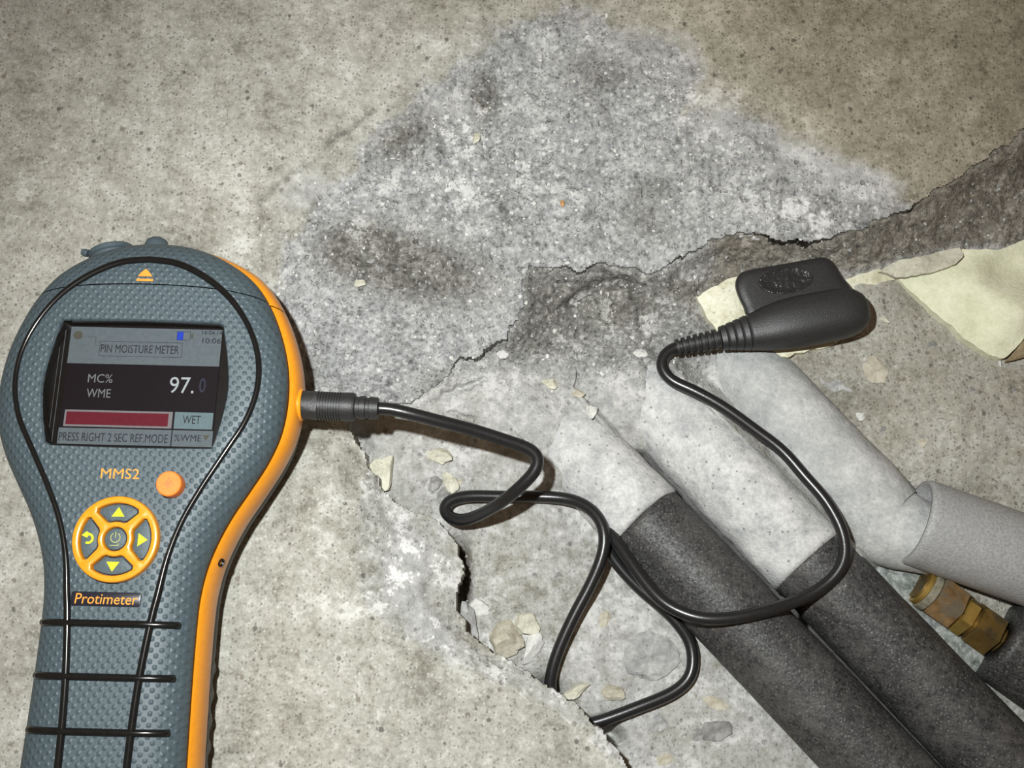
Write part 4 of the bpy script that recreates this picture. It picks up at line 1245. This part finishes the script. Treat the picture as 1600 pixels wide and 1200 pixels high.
sec = []
for i, t in enumerate(np.linspace(.235, .385, 25)):           # ribbed taper
    gr = .0005 if i % 6 == 5 else 0.0
    w = np.interp(t, [.235, .385], [.0040, .0062])
    sec.append((t, w - gr, w - gr, w * 0.95 - gr, w * 0.9 - gr))
for t, wl, wr, zt, zb_ in ((.40, .0063, .0063, .0060, .0060), (.48, .0078, .0074, .0070, .0072), (.56, .0087, .0081, .0078, .0080), (.65, .0090, .0085, .0082, .0086), (.75, .0089, .0086, .0082, .0088), (.85, .0087, .0085, .0080, .0088), (.90, .0083, .0082, .0077, .0088), (.94, .0074, .0074, .0070, .0085), (.975, .0056, .0058, .0058, .0076), (.993, .0034, .0036, .0042, .006), (1.0, .0012, .0014, .0022, .003)):
    sec.append((t, wl, wr, zt, zb_))
sections('probe_body', sec, 'probe', probe, 2.5)
# flat wing behind the body
wing_px = [(1176, 500), (1160, 478), (1150, 455), (1149, 440), (1156, 428), (1170, 422), (1220, 413), (1270, 404), (1285, 402), (1298, 406), (1306, 415), (1316, 432), (1332, 455), (1320, 490), (1250, 505)]
wp = resample(catmull([(a, b) for a, b in wing_px], 6, True) + [np.array(wing_px[0], float)], 4.0)[:-1]
c0 = np.mean(wp, 0)
bm = bmesh.new(); rings = []
for sc, z in ((0.93, -.0165), (0.985, -.0155), (1.0, -.0125), (0.995, -.0100), (0.975, -.0082), (0.93, -.0074), (0.80, -.0071), (0.5, -.0070)):
    rings.append([bm.verts.new(V(*(c0 + (p - c0) * sc), z)) for p in wp])
n = len(wp)
for A, B in zip(rings, rings[1:]):
    for k in range(n):
        bm.faces.new((A[k], A[(k + 1) % n], B[(k + 1) % n], B[k]))
bm.faces.new(rings[-1]); bm.faces.new(rings[0])
wing = bm_obj('probe_wing', bm, 'probe', probe, True, 50)
ov = [V(1228 + 44 * math.cos(q) * math.cos(-.12) - 21 * math.sin(q) * math.sin(-.12), 438 + 44 * math.cos(q) * math.sin(-.12) + 21 * math.sin(q) * math.cos(-.12), -.0069) for q in np.linspace(0, 2 * PI, 36, endpoint=False)]
bm = bmesh.new(); cc = sum(ov, Vector()) / 36; rings = []
for sc, dz in ((1.0, -.0004), (0.97, .0002), (0.9, .0003), (0.85, .0001), (0.5, .0), (0.25, .0003)):
    rings.append([bm.verts.new(cc + (p - cc) * sc + Vector((0, 0, dz))) for p in ov])
for A, B in zip(rings, rings[1:]):
    for k in range(36):
        bm.faces.new((A[k], A[(k + 1) % 36], B[(k + 1) % 36], B[k]))
bm.faces.new(rings[-1])
tag(bm_obj('embossed_oval', bm, 'probe_gloss', wing, True, 50), 'shiny oval pad')
# the oval was built under the wing, both in world space
bpy.context.view_layer.update()
adopt(probe)

# ------------------------------------------------------------------ loose stones and chips
CHIPS = [
    ('stone', 'chip_tan', 903, 615, .0022, (1.3, .8), 20, 'small yellowish stone chip at the upper end of the pipe gap', 'stone'),
    ('stone', 'chip_white', 925, 642, .0024, (.9, 1.2), 20, 'white angular stone chip lying in the gap between the pipes', 'stone'),
    ('stone', 'chip_cream', 860, 600, .0026, (1.3, .8), 25, 'cream stone chip on crumbly concrete above the first pipe', 'stone'),
    ('stone', 'chip_cream', 1083, 809, .0013, (1.2, .9), 0, 'tiny cream crumb beside the black lagging of the first pipe', 'stone'),
    ('stone', 'chip_cream', 745, 216, .0022, (.8, 1.2), 15, 'pale cream stone stuck on the upper broken face', 'stone'),
    ('stone', 'chip_orange', 879, 317, .0013, (.8, 1.1), 0, 'single orange chip on the grey broken face', 'stone'),
    ('stone', 'chip_cream', 562, 443, .0020, (1.3, .9), 10, 'pale chip on the dark damp patch beside the meter', 'stone'),
    ('stone', 'chip_white', 1346, 651, .0019, (1, 1.1), 0, 'white chip on the speckled concrete right of the dusty pipes', 'stone'),
    ('stone', 'chip_cream', 1382, 500, .0016, (1.4, .6), 30, 'thin cream sliver just right of the probe tip', 'stone'),
    ('stone', 'chip_white', 1562, 566, .0014, (.6, 1.4), 0, 'white splinter under the point of the cream board', 'stone'),
    ('stone', 'chip_white', 1000, 552, .0020, (1.3, 1), 20, 'whitish lump left of the cable bend at the probe', 'stone'),
    ('stone', 'chip_grey', 893, 590, .0030, (.6, 1.2), 5, 'upright grey stone sliver near the top of the pipes', 'stone'),
    ('stone', 'chip_white', 788, 553, .0022, (1.2, 1), 40, 'white stone under the dark crack of the broken lip', 'stone'),
    ('stone', 'chip_cream', 820, 976, .0044, (1.3, .9), 10, 'cream limy stone on the hole floor above the tan stone', 'stone'),
    ('stone', 'chip_white', 832, 1012, .0042, (.7, 1.5), 25, 'white flaky stone right of the tan stone', 'stone'),
    ('stone', 'chip_tan', 788, 1000, .0072, (1.1, 1.0), 0, 'tan angular stone wedged beside the slab edge', 'stone'),
    ('stone', 'chip_grey', 732, 975, .0060, (.6, 1.4), -12, 'grey upright stone below the dark crevice', 'stone'),
    ('stone', 'chip_white', 748, 950, .0034, (1.2, .8), 0, 'white lump at the lower end of the crevice', 'stone'),
    ('stone', 'chip_cream', 598, 738, .0055, (.8, 1.4), 10, 'cream crumbly stone at the slab edge under the plug shadow', 'stone'),
    ('stone', 'chip_cream', 683, 712, .0040, (1.5, .8), 15, 'cream stone below the cable near the plug', 'stone'),
    ('stone', 'chip_cream', 702, 752, .0028, (.9, 1.5), -30, 'slender cream stone beside the small dark round stone', 'stone'),
    ('stone', 'chip_tan', 958, 1080, .0034, (1.3, .8), 10, 'tan stone between the two lower strands of cable', 'stone'),
    ('stone', 'chip_cream', 895, 1083, .0036, (1.7, .6), -25, 'cream sliver beside the cable at the slab edge', 'stone'),
]
for i, (nm, mat, u, v, sz, st, an, lab, cat) in enumerate(CHIPS):
    z = zf_at(u, v)
    o = rock(nm, u, v, z + sz * .12, sz, mat, 100 + i, .55, st, -an)
    tag(o, lab, cat, 'loose stones')
# aggregate stones set in the hole floor
for i, (mat, u, v, sz, st) in enumerate([('chip_dark', 675, 754, .0026, (1.2, 1)), ('chip_dark', 690, 776, .0034, (1.1, 1)), ('chip_grey', 1012, 1030, .0098, (1.15, .9)), ('chip_dark', 655, 711, .0012, (1.1, 1)), ('chip_tan', 717, 752, .0014, (.9, 1.2)), ('chip_dark', 833, 899, .0013, (1.2, 1)), ('chip_dark', 873, 900, .0015, (1.1, .9)), ('chip_tan', 945, 967, .0030, (1.2, .7)), ('chip_dark', 1118, 1142, .0048, (.9, 1.2)), ('chip_tan', 1118, 1098, .0036, (1.4, .6)), ('chip_dark', 1092, 1148, .0024, (1, 1.1)), ('chip_grey', 1030, 1130, .0030, (1.2, 1)), ('chip_tan', 1040, 1185, .0028, (1, 1.2)),
                                          ('chip_tan', 1370, 580, .0040, (1.4, 1)), ('chip_grey', 1310, 600, .0044, (1.5, .8)), ('chip_dark', 1520, 610, .0013, (1, 1)), ('chip_dark', 1455, 540, .0016, (1.3, .9)), ('chip_dark', 1585, 610, .0014, (1, 1)), ('chip_dark', 1380, 673, .0016, (1, 1)), ('chip_dark', 1300, 655, .0018, (1.5, .6)), ('chip_tan', 1440, 690, .0020, (1.2, 1))]):
    z = zc_at(u, v)
    o = rock('stone', u, v, z, sz, mat, 300 + i, .16, st, (i * 37) % 180)
    o.parent = cavity
# grit: uncountable crumbs lying on the broken faces
ico = bmesh.new(); bmesh.ops.create_icosphere(ico, subdivisions=1, radius=1)
iv = np.array([v.co[:] for v in ico.verts]); ifc = np.array([[v.index for v in f.verts] for f in ico.faces]); ico.free()


def grit_obj(name, weight, count, smin, smax, mat, label, seed):
    rng = np.random.RandomState(seed)
    vs, fs = [], []
    w = weight[np.ix_((gv > -10) & (gv < 1210), (gu > -10) & (gu < 1610))]
    uu = gu[(gu > -10) & (gu < 1610)]; vv = gv[(gv > -10) & (gv < 1210)]
    p = (w / w.sum()).ravel()
    pick = rng.choice(p.size, count, p=p)
    for c in pick:
        u = uu[c % len(uu)] + rng.rand() * 2; v = vv[c // len(uu)] + rng.rand() * 2
        r = smin + (smax - smin) * rng.rand() ** 3
        cen = P(u, v, zf_at(u, v) + r * 0.05)
        q = iv * (r * (0.45 + 0.9 * rng.rand(len(iv), 1))) * np.array([0.6 + .9 * rng.rand(), 0.6 + .9 * rng.rand(), .5])
        fs.append(ifc + len(vs) * len(iv)); vs.append(q + cen)
    o = mesh_obj(name, np.concatenate(vs), [tuple(int(k) for k in f) for f in np.concatenate(fs)], mat, None, False)
    return tag(o, label, 'grit', None, 'stuff')


wr = rubF * (0.35 + np.clip(whiteF, 0, 1)) * (~in_hole) + stepmask * in_hole * 0.5 + wallmask * in_hole * 0.2
grit_obj('pale_grit', wr + 1e-9, 2200, .00015, .0007, 'chip_white', 'fine white crumbs scattered over the broken grey concrete', 5)
wd = rubF * (0.25 + np.clip(dampshadeF, 0, 1)) * (~in_hole) + stepmask * in_hole + wallmask * in_hole * .6 + gauss(U, Vv, 750, 920, 50, 50) * in_hole * .5
grit_obj('grey_grit', wd + 1e-9, 2200, .0002, .0010, 'chip_grey', 'fine grey crumbs scattered over the damp broken concrete', 6)
